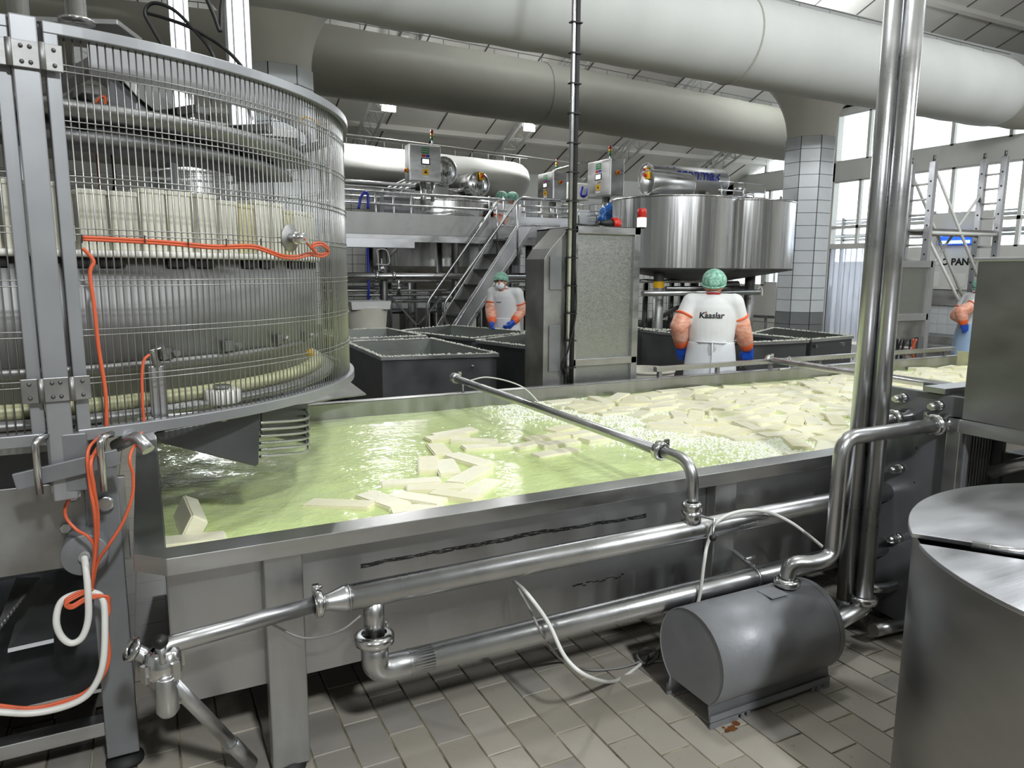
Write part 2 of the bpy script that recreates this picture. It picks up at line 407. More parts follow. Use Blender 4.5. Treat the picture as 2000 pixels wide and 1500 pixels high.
for i, mm in enumerate(('floor_tile', 'floor_tile_b', 'floor_tile_c')):
    q = MB(); q.box((0, 0, -.004), (.1315, .257, .008)); me = q.mesh('floor_tile', mm)
    bm = bmesh.new(); bm.from_mesh(me); bmesh.ops.bevel(bm, geom=[e for e in bm.edges if min(v.co.z for v in e.verts) > -.001], offset=.0018, segments=1, affect='EDGES'); bm.to_mesh(me); bm.free(); tile_me.append(me)
rnd = random.Random(3)
for i in range(TXN):
    k = i - 11; x = .98 + .1385 * k + .06925; y = (2.375 if k % 2 == 0 else 2.243) - .1325
    j0 = math.ceil((TY0 - y) / .265); j1 = math.floor((TY1 - y) / .265)
    for j in range(j0, j1 + 1):
        o = link('tile', tile_me[rnd.choice((0, 0, 1, 2))], floor); o.location = (x, y + .265 * j, rnd.uniform(-.0012, .0006))
# rust stain by the pump foot
q = MB()
for k in range(9):
    a = rnd.uniform(0, 6.3); r = rnd.uniform(0, .03); c = at(1425, 1422, Z=.0012)
    q.lathe([(0, 0), (rnd.uniform(.006, .016), 0)], (c.x + cos(a) * r * 1.6, c.y + sin(a) * r * .7, .0022 + k * .0001), n=9)
q.build('rust_stain', 'rust', floor)

# ---- walls
def wall_poly(name, pts, m, thick): 
    q = MB(); q.prism(pts, thick); return struct(q.build(name, m))
wall_poly('wall_back', [(XL, YB, 0), (XR + .2, YB, 0), (XR + .2, YB, roof_z(YB) + .2), (XL, YB, roof_z(YB) + .2)], 'wall_white', (0, .2, 0))
wall_poly('wall_left', [(XL, YF, 0), (XL, YB, 0), (XL, YB, 4.2), (XL, 4, 9), (XL, YF, 5)], 'plaster_grey', (-.2, 0, 0))
wall_poly('wall_front', [(XL, YF, 0), (XR + .2, YF, 0), (XR + .2, YF, 5.2), (XL, YF, 5.2)], 'plaster_grey', (0, -.2, 0))
wall_poly('wall_gap_cover', [(22, YF, 5.5), (22, 14, 5.5), (22, 4, 9.2)], 'plaster_grey', (.2, 0, 0))  # added unseen wall closing the roof gap against leaking sky light
# wall tiles on the rear wall (joints visible above the walkway)
wb = bpy.data.objects['wall_back']
q = MB(); q.bb((4.5, YB - .006, .8), (8.92, YB - .001, 3.42)); q.build('grout_bed', 'grout', wb)
q = MB(); q.box((0, 0, 0), (.192, .012, .192)); tm_ = q.mesh('wall_tile', 'tile_white')
for ix in range(22):
    for iz in range(13): o = link('tile', tm_, wb); o.location = (4.6 + ix * .2, YB - .008, .9 + iz * .2)
q = MB()
for k in range(0, 12): q.bb((2 + k * .2, YB - .004, 0), (2.008 + k * .2, YB, 3.4))
for k in range(0, 30): q.bb((9 + k * .2, YB - .004, 0), (9.008 + k * .2, YB, 3.4))
for k in range(0, 17): q.bb((2, YB - .004, k * .2), (4.5, YB, k * .2 + .008)); q.bb((9, YB - .004, k * .2), (15, YB, k * .2 + .008))
q.build('tile_joints', 'grout', wb)['kind'] = 'stuff'

# ---- roof: two slopes with sheet joints and purlins
mb = MB()
mb.prism([(XL, 4, roof_z(4)), (22, 4, roof_z(4)), (22, 12, roof_z(12)), (XR + .2, 12, roof_z(12)), (XR + .2, YB + .2, roof_z(YB + .2)), (XL, YB + .2, roof_z(YB + .2))], (0, 0, .15))
mb.prism([(XL, YF - .2, roof_z(YF)), (22, YF - .2, roof_z(YF)), (22, 4, roof_z(4)), (XL, 4, roof_z(4))], (0, 0, .15))
ceil = struct(mb.build('ceiling', 'roof_panel'))
for k in range(26):
    x = XL + .6 + k * 1.1
    q = MB(); ye = YB if x < XR else 12; q.bar((x, 4, roof_z(4) - .006), (x, ye, roof_z(ye) - .006), .022, .014); q.build('roof_joint', 'roof_seam', ceil)
for y in (5, 7.2, 9.4, 11.6, 13.2, 14.8):
    q = MB(); q.bar((XL, y, roof_z(y) - .06), (22 if y < 12 else XR, y, roof_z(y) - .06), .09, .11, up=(0, .37, 1)); q.build('purlin', 'roof_panel', ceil)

# ---- window wall
wr = MB()
T = .18
def wseg(q, y0, y1, z0, z1, t=T): q.bb((XR, y0, z0), (XR + t, y1, z1))
# solid parts: base wall with the strip door gap, pier with the notice panel, beam between window rows, top
DY0, DY1 = 11.05, 12.55         # strip door
wseg(wr, YF, 9.0, 0, 2.2); wseg(wr, 9.0, DY0, 0, 2.2); wseg(wr, DY1, YB, 0, 1.35)
wseg(wr, DY0, DY1, 2.3, 2.36)
wseg(wr, YF, YB, 3.83, 4.26)
wseg(wr, YF, YB, 5.35, 5.6)
wseg(wr, YF, 7.0, 2.2, 5.6)
wseg(wr, 12.55, 12.85, 0, 5.4); wseg(wr, 14.6, 14.72, 1.3, 2.4); wseg(wr, 15.95, YB, 1.3, 5.2)
wseg(wr, 12.85, 15.95, 2.2, 2.32)
wall_r = struct(wr.build('wall_right', 'wall_white'))
q = MB(); q.bb((XR, YF, 5.5), (22.2, YB, 5.62)); struct(q.build('ceiling_gap_cover', 'roof_panel'))  # added slab covering the gap where sky light would leak in
# tile cladding of the lower wall, right of the strip door
q = MB(); tme = None
q.box((0, 0, 0), (.012, .206, .206)); tme = q.mesh('wall_tile', 'tile_white')
for iy in range(14):
    for iz in range(4):
        o = link('tile', tme, wall_r); o.location = (XR - .006, 8.1 + iy * .21, .52 + iz * .21)
q = MB(); q.bb((XR - .02, 8, .3), (XR, DY0, .42)); q.build('ledge', 'tile_grey', wall_r)
# window frames + panes
def window(n, y0, y1, z0, z1, ys, zs, fr=.07):
    f = MB()
    for y in [y0, y1] + list(ys): f.bb((XR + .02, y - fr / 2, z0), (XR + .10, y + fr / 2, z1))
    for z in [z0, z1] + list(zs): f.bb((XR + .02, y0, z - fr / 2), (XR + .10, y1, z + fr / 2))
    w = struct(f.build('window_%d' % n, 'truss_white'))
    Y = sorted([y0, y1] + list(ys)); Z = sorted([z0, z1] + list(zs))
    for a, b in zip(Y, Y[1:]):
        for c, d in zip(Z, Z[1:]):
            g = MB(); g.bb((XR + .05, a + fr / 2, c + fr / 2), (XR + .056, b - fr / 2, d - fr / 2)); g.build('pane', 'glass', w)
window(1, 10.95, 12.82, 2.33, 3.83, [11.85], [2.75])
window(2, 7.0, 10.9, 2.2, 3.83, [8.3, 9.66], [2.75])
window(3, 10.85, 12.60, 4.27, 5.36, [11.72], [])
window(4, 7.0, 10.75, 4.27, 5.36, [8.6, 9.75], [])
window(5, 12.9, 15.95, 2.33, 3.83, [13.7, 14.6], [])
window(6, 12.9, 15.95, 4.27, 5.36, [13.6, 14.8], [])
window(7, 12.9, 14.6, 1.38, 2.2, [13.75], [])
# white pier with the notice panel between the windows
q = MB(); q.bb((XR - .05, 8.72, 1.35), (XR, 10.05, 2.9)); pier = struct(q.build('trim_1', 'wall_white'))
text('lettering', 'ISO PANO', .19, at(1866, 512, X=XR - .05), (0, -1, 0), (0, 0, 1), 'lettering_black', pier, bold=.008)
text('lettering', 'TEL 08120', .075, at(1867, 537, X=XR - .05), (0, -1, 0), (0, 0, 1), 'lettering_black', pier)
for (y0, y1, z0, z1) in ((9.65, 9.95, 1.85, 2.03), (9.7, 9.95, 1.4, 1.72), (9.15, 9.5, 1.42, 1.68)):
    q = MB(); q.bb((XR - .056, y0, z0), (XR - .05, y1, z1)); q.build('notice_sheet', 'paper', pier)
q = MB(); q.bb((XR - .08, 9.3, 1.02), (XR, 10.05, 1.33)); q.build('lower_pane', 'steel', pier)
# strip curtain door
door = MB()
door.bb((XR - .03, DY0 - .08, 0), (XR + .06, DY0, 2.34)); door.bb((XR - .03, DY1, 0), (XR + .06, DY1 + .08, 2.34)); door.bb((XR - .03, DY0, 2.24), (XR + .06, DY1, 2.34))
door = struct(door.build('door_1', 'truss_white'))
for k in range(10):
    y = DY0 + .06 + k * .152; q = MB(); n = 5
    pts = [(XR + .01 + (k % 2) * .012 + .014 * sin(pi * j / n), y - .09 + .18 * j / n) for j in range(n + 1)]
    vs = [(x, yy, z) for z in (.06, 2.26) for (x, yy) in pts]
    q.add(vs, [(j, j + 1, n + 2 + j, n + 1 + j) for j in range(n)], True)
    o = q.build('strip', 'pvc_strip', door); s_ = o.modifiers.new('solid', 'SOLIDIFY'); s_.thickness = .003
# outside: yard, opposite wall and a pipe rack seen through the panes
q = MB(); q.bb((19.0, 4, -.1), (19.3, 20, 2.0)); tag(q.build('yard_wall', 'asphalt'), 'low grey wall outside beyond the window panes', 'wall')
rack = thing('pipe_rack', 'rack of grey pipes running outside the long windows', 'pipe rack', (16.6, 11, 0))
for z, r in ((2.62, .05), (2.52, .03), (2.95, .035), (3.03, .02)):
    q = MB(); q.cyl((16.6, 5, z), (16.6, 16, z), r, 10); q.build('pipe', 'steel_dull', rack)
for y in (6, 8.5, 11, 13.5, 15.8):
    q = MB(); q.bb((16.56, y - .03, 0), (16.64, y + .03, 3.1)); q.build('post', 'steel_dull', rack)

# ---- octagonal tiled columns with flared arch heads
def column(cx, cy, zt, base_grey, ztop, label_n, tiled_from=0.):
    R = .40
    core = MB(); n = 8; ph = pi / 8
    ring_ = lambda r, z: [V((cx + r * cos(ph + 2 * pi * k / n), cy + r * sin(ph + 2 * pi * k / n), z)) for k in range(n)]
    core.prism(ring_(R, 0), (0, 0, zt))
    c = struct(core.build('column', 'grout'))
    # tiles: one column of tiles on each of the eight faces is split in two
    tw = 2 * R * sin(pi / 8); nrow = int(zt / .2); h = zt / nrow
    meW = MB(); meW.box((0, 0, 0), (.012, tw - .012, h - .008)); meW = meW.mesh('column_tile', 'tile_white')
    meG = MB(); meG.box((0, 0, 0), (.014, tw - .012, h - .008)); meG = meG.mesh('column_tile_grey', 'tile_grey')
    ap = R * cos(pi / 8)
    for f in range(8):
        a = 2 * pi * f / 8
        d = V((cos(a), sin(a), 0))
        if d.dot(V((cx, cy, 0)).normalized()) > .25: continue       # faces turned away from the hall side in view
        for r in range(nrow):
            z = (r + .5) * h
            if z < tiled_from: continue
            o = link('tile', meG if z < base_grey else meW, c); o.location = (cx + d.x * (ap + .004), cy + d.y * (ap + .004), z); o.rotation_euler = (0, 0, a)
    # flared head: the section widens to an arch along the beam
    hd = MB(); rows = []
    for i in range(13):
        t = i / 12; z = zt + t * (ztop - zt); w = 1.15 * (1 - sqrt(max(0, 1 - t * t)))
        rr = R * .98
        pts = []
        for k in range(n):
            a = ph + 2 * pi * k / n; x = rr * cos(a); y = rr * sin(a)
            x += w * (1 if x > 0 else -1); y += w * .35 * (1 if y > 0 else -1)
            pts.append(V((cx + x, cy + y, z)))
        rows.append(pts)
    vs = [p for r in rows for p in r]
    hd.add(vs, [(i * n + k, i * n + (k + 1) % n, (i + 1) * n + (k + 1) % n, (i + 1) * n + k) for i in range(12) for k in range(n)], True)
    hd.build('arch_head', 'plaster', c)
    return c
column(10.1, 9.0, 3.88, 1.0, 5.0, 1, 0.)
column(1.52, 9.0, 3.92, 1.0, 5.0, 2, 0.)
q = MB(); q.bb((XL, 8.45, 5.0), (XR, 9.55, 5.7)); struct(q.build('beam', 'plaster_grey'))

# ---- roof trusses
def truss(x, label):
    t = thing('roof_truss', label, 'truss', (x, 12, roof_z(12)))
    off = lambda y, d: V((x, y, roof_z(y) - .12 - d))
    for dx in (-.17, .17):
        q = MB(); q.tube([off(9.6, .32) + V((dx, 0, 0)), off(YB - .05, .32) + V((dx, 0, 0))], .028, 8); q.build('bottom_chord', 'truss_white', t)
    q = MB(); q.tube([off(9.6, 0), off(YB - .05, 0)], .03, 8); q.build('top_chord', 'truss_white', t)
    k = 0; y = 9.7
    while y < YB - .4:
        q = MB()
        for dx in (-.17, .17): q.tube([off(y, .32) + V((dx, 0, 0)), off(y + .2, 0), off(y + .4, .32) + V((dx, 0, 0))], .014, 6)
        q.tube([off(y, .32) + V((-.17, 0, 0)), off(y, .32) + V((.17, 0, 0))], .012, 6)
        q.build('lattice_bar', 'truss_white', t); y += .4; k += 1
    return t
truss(4.07, 'white lattice roof truss above the foremost control cabinet')
truss(7.24, 'white lattice roof truss meeting the roof beside the middle floodlight')
truss(10.2, 'white lattice roof truss rising behind the tall cable conduit')
truss(13.1, 'white lattice roof truss ending next to the window wall corner')

# ---- fabric air ducts
def duct(name, label, path, r, m, seams, hang, caps=(True, True)):
    d = thing(name, label, 'air duct', path[0])
    P = [V(p) for p in path]; pts = []; rs = []
    L = [0]
    for a, b in zip(P, P[1:]): L.append(L[-1] + (b - a).length)
    tot = L[-1]; n = 40
    def pos(s):
        for i in range(len(P) - 1):
            if s <= L[i + 1] + 1e-6: return P[i].lerp(P[i + 1], (s - L[i]) / max(1e-6, L[i + 1] - L[i]))
        return P[-1]
    q = MB()
    ss = []
    if caps[0]: ss += [(0, .02), (.03, .45), (.10, .75), (.2, .93)]
    ss += [(.35 + (tot - .7) * i / n, 1) for i in range(n + 1)]
    if caps[1]: ss += [(tot - .2, .93), (tot - .10, .75), (tot - .03, .45), (tot, .02)]
    q.tube([pos(s) for s, _ in ss], [r * k * (1 + .012 * sin(s * 9)) for s, k in ss], 36, caps=False)
    q.build('fabric_skin', m, d)
    dirv = (P[-1] - P[0]).normalized()
    for s in seams:
        q = MB(); ring(q, pos(s), dirv, r * 1.004, .012, 40, 6); q.build('seam_band', 'duct_shade_grey' if m == 'duct' else 'grey_cable', d)
    # suspension wire and clips along the top
    q = MB(); q.tube([pos(tot * i / 20) + V((0, 0, r + .10)) for i in range(21)], .006, 6, caps=False); q.build('suspension_wire', 'steel_dark', d)
    k = int(tot / hang)
    for i in range(k):
        p = pos((i + .5) * hang); q = MB(); q.tube([p + V((0, 0, r - .02)), p + V((0, 0, r + .10))], .007, 5); q.build('hanger_clip', 'grey_cable', d)
    return d
duct('fabric_duct', 'large white fabric air duct crossing the top of the hall', [(-2, 7.1, 4.52), (6.4, 7.1, 4.46), (12.15, 7.1, 4.42)], .50, 'duct', [8.55], .55, (False, True))
duct('fabric_duct', 'fabric air duct toned grey for shade running behind the tiled columns', [(-2, 11.4, 4.55), (2.4, 11.4, 4.75), (6.4, 11.45, 4.68), (12.75, 11.5, 4.48)], .50, 'duct_shade_grey', [8.3], .45, (False, True))
duct('fabric_duct', 'lower white fabric air duct above the rear cheese vats', [(-2.0, 13.4, 3.72), (7.1, 13.4, 3.45)], .36, 'duct', [5.2], .35, (False, True))

duct('fabric_duct', 'short fabric air duct toned grey for shade by the window wall, behind the end of the large one', [(11.3, 8.05, 4.72), (13.0, 8.1, 4.74), (14.9, 8.1, 4.76)], .48, 'duct_shade_grey', [1.8], .4, (True, True))

# ---- floodlights on the trusses
def flood(px, py, Y, label):
    p = at(px, py, Y=Y); f = thing('floodlight', label, 'lamp', p, 'floodlights on the rear trusses')
    q = MB(); q.box(p + V((0, .05, .01)), (.26, .06, .2)); q.build('housing', 'truss_white', f, .01)
    q = MB(); q.box(p + V((0, .012, 0)), (.13, .02, .11)); q.build('lens', 'lamp_glow', f, .004)
    q = MB(); q.tube([p + V((-.14, .05, 0)), p + V((-.14, .05, .2)), p + V((.14, .05, .2)), p + V((.14, .05, 0))], .01, 6); q.bar(p + V((0, .05, .2)), p + V((0, .05, .55)), .02, .02); q.build('bracket', 'truss_white', f)
    a = area('floodlight_beam', p + V((0, -.03, 0)), p + V((-.1, -.7, -2.0)), .25, 110, (1, .99, .96)); setp(a, f); setp(bulb('roof_uplight', p + V((0, -.12, -.05)), .06, 16), f)  # extra bulb added by the lens as uplight for the roof
flood(760, 207, 12.8, 'bright floodlight above the control cabinet, left of the two lit ones')
flood(1035, 247, 13.3, 'bright floodlight left of the tall cable conduit, the right one of the two')
p = V((.9, 12.8, 4.5)); area('high_bay_light', p, p + V((-.1, -.7, -2.0)), .25, 110)
# cable tray / conduit line under the rear roof
q = MB(); q.tube([at(672, 262, Y=12.2), at(795, 277, Y=12.2), at(1000, 303, Y=12.2), at(1130, 320, Y=12.2)], .014, 6)
tag(q.build('conduit_line', 'truss_white'), 'thin white conduit line running along under the rear roof', 'conduit')
# ================================================================ BRINE BASIN
X0, X1, Y0, Y1, ZR, ZB = -.08, 8.0, 2.31, 4.72, .84, .735
FL = .09
tank = thing('brine_tank', 'long stainless steel brine basin full of cheese blocks', 'tank', (4, 3.5, 0))
mb = MB()
# rim: flat flange with a folded lip, front-left corner cut off
outer = [(X0 + .09, Y0), (X1, Y0), (X1, Y1), (X0, Y1), (X0, Y0 + .09)]
inner = [(X0 + FL, Y0 + FL), (X1 - FL, Y0 + FL), (X1 - FL, Y1 - FL), (X0 + FL, Y1 - FL), (X0 + FL, Y0 + FL)]
n = 5
vs = [(x, y, ZR - .004) for x, y in outer] + [(x, y, ZR) for x, y in inner] + [(x, y, ZR - .06) for x, y in outer] + [(x, y, ZR - .012) for x, y in inner] + [(x + (.012 if x < 1 else -.012), y + (.012 if y < 3 else -.012), ZR - .06) for x, y in outer]
fs = []
for i in range(n):
    j = (i + 1) % n
    fs += [(i, j, n + j, n + i), (2 * n + i, 2 * n + j, j, i), (4 * n + i, 4 * n + j, 2 * n + j, 2 * n + i)]
mb.add(vs, fs)
rim = mb.build('rim', 'steel', tank); b = rim.modifiers.new('solid', 'SOLIDIFY'); b.thickness = .004; b.offset = -1
b = rim.modifiers.new('bevel', 'BEVEL'); b.width = .006; b.segments = 3; b.limit_method = 'ANGLE'
def sheet(name, a, b_, m):
    q = MB(); q.bb(a, b_); return q.build(name, m, tank)
yi, yo = Y0 + FL, Y1 - FL; xi, xo = X0 + FL, X1 - FL
sheet('front_side', (xi, yi - .004, .31), (xo, yi + .002, ZR - .006), 'tank_front')
sheet('back_side', (xi, yo - .002, .31), (xo, yo + .004, ZR - .006), 'steel_tank')
sheet('end_side', (xi - .004, yi, .31), (xi + .002, yo, ZR - .006), 'steel_tank')
sheet('end_side', (xo - .002, yi, .31), (xo + .004, yo, ZR - .006), 'steel_tank')
sheet('base_pan', (xi, yi, .31), (xo, yo, .325), 'steel_tank')
LEGX = [.35, 2.25, 4.2, 6.1, 7.8]
for lx in LEGX:
    for yy, s in ((yi - .035, 1), (yo + .035, -1)):
        q = MB(); q.box((lx, yy, .40), (.124, .06, .76)); lg = q.build('leg', 'steel_tank', tank, .005)
        q = MB(); q.lathe([(0, 0), (.052, 0), (.052, .012), (.03, .03), (.018, .035), (.018, .05)], (lx, yy, 0), n=20); q.build('foot', 'black_rubber', lg)
# far-end weir plate, pale with whey
q = MB(); q.bb((xo - .35, yi, ZB - .1), (xo - .34, yo, ZR + .05)); q.build('weir_plate', 'ptfe_band', tank)
# written marks on the side
q = MB(); rr = random.Random(5)
c0 = at(1122, 1145, Y=yi - .006)
for k in range(16):
    p = c0 + V((k * .016, 0, rr.uniform(-.006, .006) + k * .0)); q.box(p, (.015, .0012, rr.uniform(.002, .006)), mi=0)
q.build('grime_mark', 'black', tank)

# brine surface with ripples
def ripple(x, y):
    a = .5 + 1.6 * math.exp(-((x - 2.5) / .45) ** 2) + .9 * math.exp(-((x - .3) / .6) ** 2)
    return .006 * a * (noise.noise(V((x * 5, y * 7, 0))) + .6 * noise.noise(V((x * 13, y * 15, 3))) + .35 * noise.noise(V((x * 30, y * 34, 5))))
mb = MB(); vs = []; xs = []
x = xi + .004
while x < xo - .35: xs.append(x); x += .028 if x < 3.4 else .08
ys = [yi + .004 + (yo - yi - .008) * j / 66 for j in range(67)]
vs = [(x, y, ZB + ripple(x, y)) for x in xs for y in ys]; ny = len(ys)
mb.add(vs, [(i * ny + j, (i + 1) * ny + j, (i + 1) * ny + j + 1, i * ny + j + 1) for i in range(len(xs) - 1) for j in range(ny - 1)], True)
tag(mb.build('brine', 'brine'), 'cloudy yellow-green brine filling the long basin', 'brine', kind='stuff')

# ---------------------------------------------------------------- cheese blocks
def cheese_mesh(m, L=.275, W=.105, Hh=.062, seed=0):
    r = random.Random(seed); bm = bmesh.new(); bmesh.ops.create_cube(bm, size=1)
    for v in bm.verts:
        v.co = V((v.co.x * L, v.co.y * W, v.co.z * Hh)) + V((r.uniform(-.004, .004), r.uniform(-.003, .003), r.uniform(-.002, .002)))
    bmesh.ops.bevel(bm, geom=list(bm.edges), offset=.006, segments=2, affect='EDGES')
    me = bpy.data.meshes.new('cheese_block'); bm.to_mesh(me); bm.free(); me.materials.append(M[m])
    for p in me.polygons: p.use_smooth = False
    return me
CM = [cheese_mesh('cheese' if k % 3 else 'cheese_b', seed=k) for k in range(6)]
def cheese(c, ang, label, group=None, tilt=(0, 0), me=None, sc=1.):
    o = link('cheese_block', me or CM[random.randrange(6)]); o.location = c; o.rotation_euler = (tilt[0], tilt[1], ang); o.scale = (sc, 1, 1)
    return tag(o, label, 'cheese block', group)
NEAR = [  # long-axis ends in the photo, words
 ((600, 978), (729, 987), 'leftmost cheese block of the near cluster, pointing at the left end'),
 ((712, 961), (784, 990), 'near cheese block slanting down to the front rim, second from left in the cluster'),
 ((772, 966), (866, 982), 'cheese block lying along the front rim left of another rim-side block'),
 ((845, 962), (936, 976), 'cheese block lying along the front rim, the rightmost one touching it'),
 ((782, 994), (850, 988), 'cheese block half hidden below the front rim of the basin'),
 ((743, 943), (862, 938), 'long horizontal cheese block, the upper of two parallel ones near the rim'),
 ((792, 956), (911, 950), 'long horizontal cheese block, the lower of two parallel ones near the rim'),
 ((888, 944), (946, 915), 'cheese block tilted up to the right beside the parallel pair'),
 ((912, 968), (966, 933), 'cheese block at the right of the cluster, slanting up from the front rim'),
 ((834, 889), (838, 924), 'square-on cheese block at the left of an upright pair'),
 ((867, 895), (880, 930), 'square-on cheese block at the right of an upright pair'),
 ((878, 887), (957, 911), 'cheese block pointing right, above the upright pair'),
 ((848, 863), (868, 891), 'cheese block standing upright in view above the upright pair'),
 ((904, 875), (1000, 868), 'cheese block lying level, the lower of two in the middle of the pool'),
 ((882, 859), (972, 862), 'slim cheese block lying level, the upper of two in the middle of the pool'),
 ((834, 859), (912, 849), 'cheese block at the top left of the floating cluster, lower of two'),
 ((848, 848), (928, 838), 'cheese block farthest up the floating cluster'),
 ((1002, 873), (1062, 862), 'cheese block at the left of the group by the spray pipe'),
 ((1028, 859), (1108, 849), 'cheese block at the back of the group by the spray pipe'),
 ((1054, 871), (1126, 862), 'cheese block in the middle of the group by the spray pipe'),
 ((1044, 888), (1126, 876), 'cheese block at the front of the group by the spray pipe'),
 ((1078, 841), (1118, 832), 'short-looking cheese block close behind the group by the spray pipe'),
 ((1120, 848), (1156, 843), 'cheese block just left of the spray pipe, middle of three'),
 ((1150, 860), (1184, 854), 'cheese block partly under the spray pipe'),
 ((303, 980), (398, 953), 'sunken cheese block in the shade beneath the moulding machine'),
 ((309, 1006), (322, 1050), 'cheese block on edge in the near left corner of the basin'),
 ((300, 1064), (352, 1058), 'cheese block lying in the near left corner of the basin'),
]
placed = []
for k, (a, b, lab) in enumerate(NEAR):
    zz = ZB + (.012 if k not in (24,) else -.012)
    A = at(*a, Z=zz); B = at(*b, Z=zz); c = (A + B) / 2; d = B - A; ang = atan2(d.y, d.x)
    L = min(.30, max(.22, d.length)); c.x = max(c.x, xi + .09); c.y = max(c.y, yi + .07)
    c.z = zz - .030 + (k % 4) * .003
    t = (random.uniform(-.06, .06), random.uniform(-.04, .04))
    if k == 25: t = (1.1, 0); c.z = ZB + .02
    cheese(c, ang, lab, tilt=t, me=CM[k % 6], sc=L / .275); placed.append((c.x, c.y, ang))
# packed field behind the spray pipe
rc = random.Random(11); LB, WB = .275, .105
def corners(x, y, a, k):
    ca, sa = cos(a), sin(a); return [(x + ca * u * LB * k - sa * v * WB * k, y + sa * u * LB * k + ca * v * WB * k) for u, v in ((-.5, -.5), (.5, -.5), (.5, .5), (-.5, .5))]
def overlap(p, q, k):
    if (p[0] - q[0]) ** 2 + (p[1] - q[1]) ** 2 > .09: return False
    A = corners(*p, k); B = corners(*q, k)
    for ang in (p[2], p[2] + pi / 2, q[2], q[2] + pi / 2):
        ax, ay = cos(ang), sin(ang); a = [ax * u + ay * v for u, v in A]; b_ = [ax * u + ay * v for u, v in B]
        if max(a) < min(b_) or max(b_) < min(a): return False
    return True
grid = {}
field = []
def near_(p):
    gx, gy = int(p[0] / .3), int(p[1] / .3)
    for i in (-1, 0, 1):
        for j in (-1, 0, 1):
            yield from grid.get((gx + i, gy + j), ())
def try_put(p, k):
    for q_ in near_(p):
        if overlap(p, q_, k): return False
    grid.setdefault((int(p[0] / .3), int(p[1] / .3)), []).append(p); field.append(p); return True
for p in placed: grid.setdefault((int(p[0] / .3), int(p[1] / .3)), []).append(p)
def edge(y): return 2.62 + .55 * (1 - (y - yi) / (yo - yi)) + .12 * sin(y * 7)     # the foam edge runs aslant
for k_, tries in ((.97, 14000), (.85, 14000), (.70, 16000)):
    for _ in range(tries):
        y = rc.uniform(yi + .07, yo - .07); x = rc.uniform(2.5, xo - .5)
        if x < edge(y): continue
        if x < edge(y) + .5 and rc.random() > .45: continue
        a = rc.gauss(.12, .42) if rc.random() < .72 else rc.uniform(0, pi)
        if not (yi + .01 < min(c[1] for c in corners(x, y, a, 1)) and max(c[1] for c in corners(x, y, a, 1)) < yo - .01): continue
        try_put((x, y, a), k_)
def size_px(p):
    return 1 / (p[0] * sin(YW) + p[1] * cos(YW))
field.sort(key=size_px, reverse=True)
def blk_z(p): return ZB - .014 + rc.uniform(-.009, .009)
stuffv = MB()
for k, p in enumerate(field):
    z = blk_z(p); t = (rc.gauss(0, .05), rc.gauss(0, .03))
    if k < 298:
        cheese((p[0], p[1], z), p[2], 'pale cheese block floating among the packed blocks past the foam', 'cheese blocks packed in the far basin', tilt=t, me=CM[k % 6])
    else:
        me = CM[k % 6]; R = Matrix.Translation((p[0], p[1], z)) @ Matrix.Rotation(p[2], 4, 'Z') @ Matrix.Rotation(t[0], 4, 'X')
        stuffv.add([R @ v.co for v in me.vertices], [tuple(q_.vertices) for q_ in me.polygons])
# a sunken layer shows in the gaps
for _ in range(620):
    y = rc.uniform(yi + .08, yo - .08); x = rc.uniform(2.8, xo - .5)
    if x < edge(y) + .2: continue
    a = rc.gauss(.1, .6); R = Matrix.Translation((x, y, ZB - .031)) @ Matrix.Rotation(a, 4, 'Z') @ Matrix.Rotation(rc.gauss(0, .12), 4, 'X')
    if not (yi + .01 < min(c[1] for c in corners(x, y, a, 1)) and max(c[1] for c in corners(x, y, a, 1)) < yo - .01): continue
    me = CM[0]; stuffv.add([R @ v.co for v in me.vertices], [tuple(q_.vertices) for q_ in me.polygons])
tag(stuffv.build('cheese_mass', 'cheese'), 'mass of pale cheese blocks crowding the far end of the basin', 'cheese', kind='stuff')
print('field', len(field))
# foam bubbles around the spray
mb = MB(); rf = random.Random(2)
for _ in range(9500):
    y = rf.uniform(yi + .02, yo - .02); e = edge(y); x = e + rf.gauss(-.16, .24)
    if x < 2.0 + rf.random() * .1 or x > e + .5: continue
    r = rf.choice((.002, .003, .004, .005, .007)); z = ZB + ripple(x, y)
    vs = [(x + r * 1.5 * cos(a), y + r * 1.5 * sin(a), z - .001) for a in (0, 1.05, 2.1, 3.14, 4.19, 5.24)] + [(x + r * cos(a), y + r * sin(a), z + r * .7) for a in (0, 1.05, 2.1, 3.14, 4.19, 5.24)] + [(x, y, z + r)]
    mb.add(vs, [(i, (i + 1) % 6, 6 + (i + 1) % 6, 6 + i) for i in range(6)] + [(6 + i, 6 + (i + 1) % 6, 12) for i in range(6)], True)
tag(mb.build('foam', 'foam'), 'white foam churned up along the spray pipe', 'foam', kind='stuff')

# ---------------------------------------------------------------- spray pipes across the basin
sp = thing('spray_pipe', 'stainless spray pipe crossing the basin beside the nearest foam', 'pipe', (1.94, 3.4, .84))
q = MB(); q.tube([(1.94, Y1 + .02, .935), (1.94, 2.43, .935)], .024, 20); q.build('pipe', 'steel_pipe', sp)
q = MB(); q.tube(fillet([(1.94, 2.43, .935), (1.945, 2.215, .935), (1.95, 2.215, .74)], .12, 8), .025, 20); q.build('elbow', 'steel_pipe', sp)
q = MB(); clamp_ring(q, (1.94, 2.42, .935), (0, 1, 0), .034); q.build('clamp_collar', 'chrome', sp)
q = MB(); q.lathe([(0, .02), (.036, .02), (.036, .006), (.026, 0), (.026, -.02)], (1.94, Y1 + .02, .935), (0, 1, 0), 22); clamp_ring(q, (1.94, Y1, .935), (0, 1, 0), .032); q.build('end_cap', 'chrome', sp)
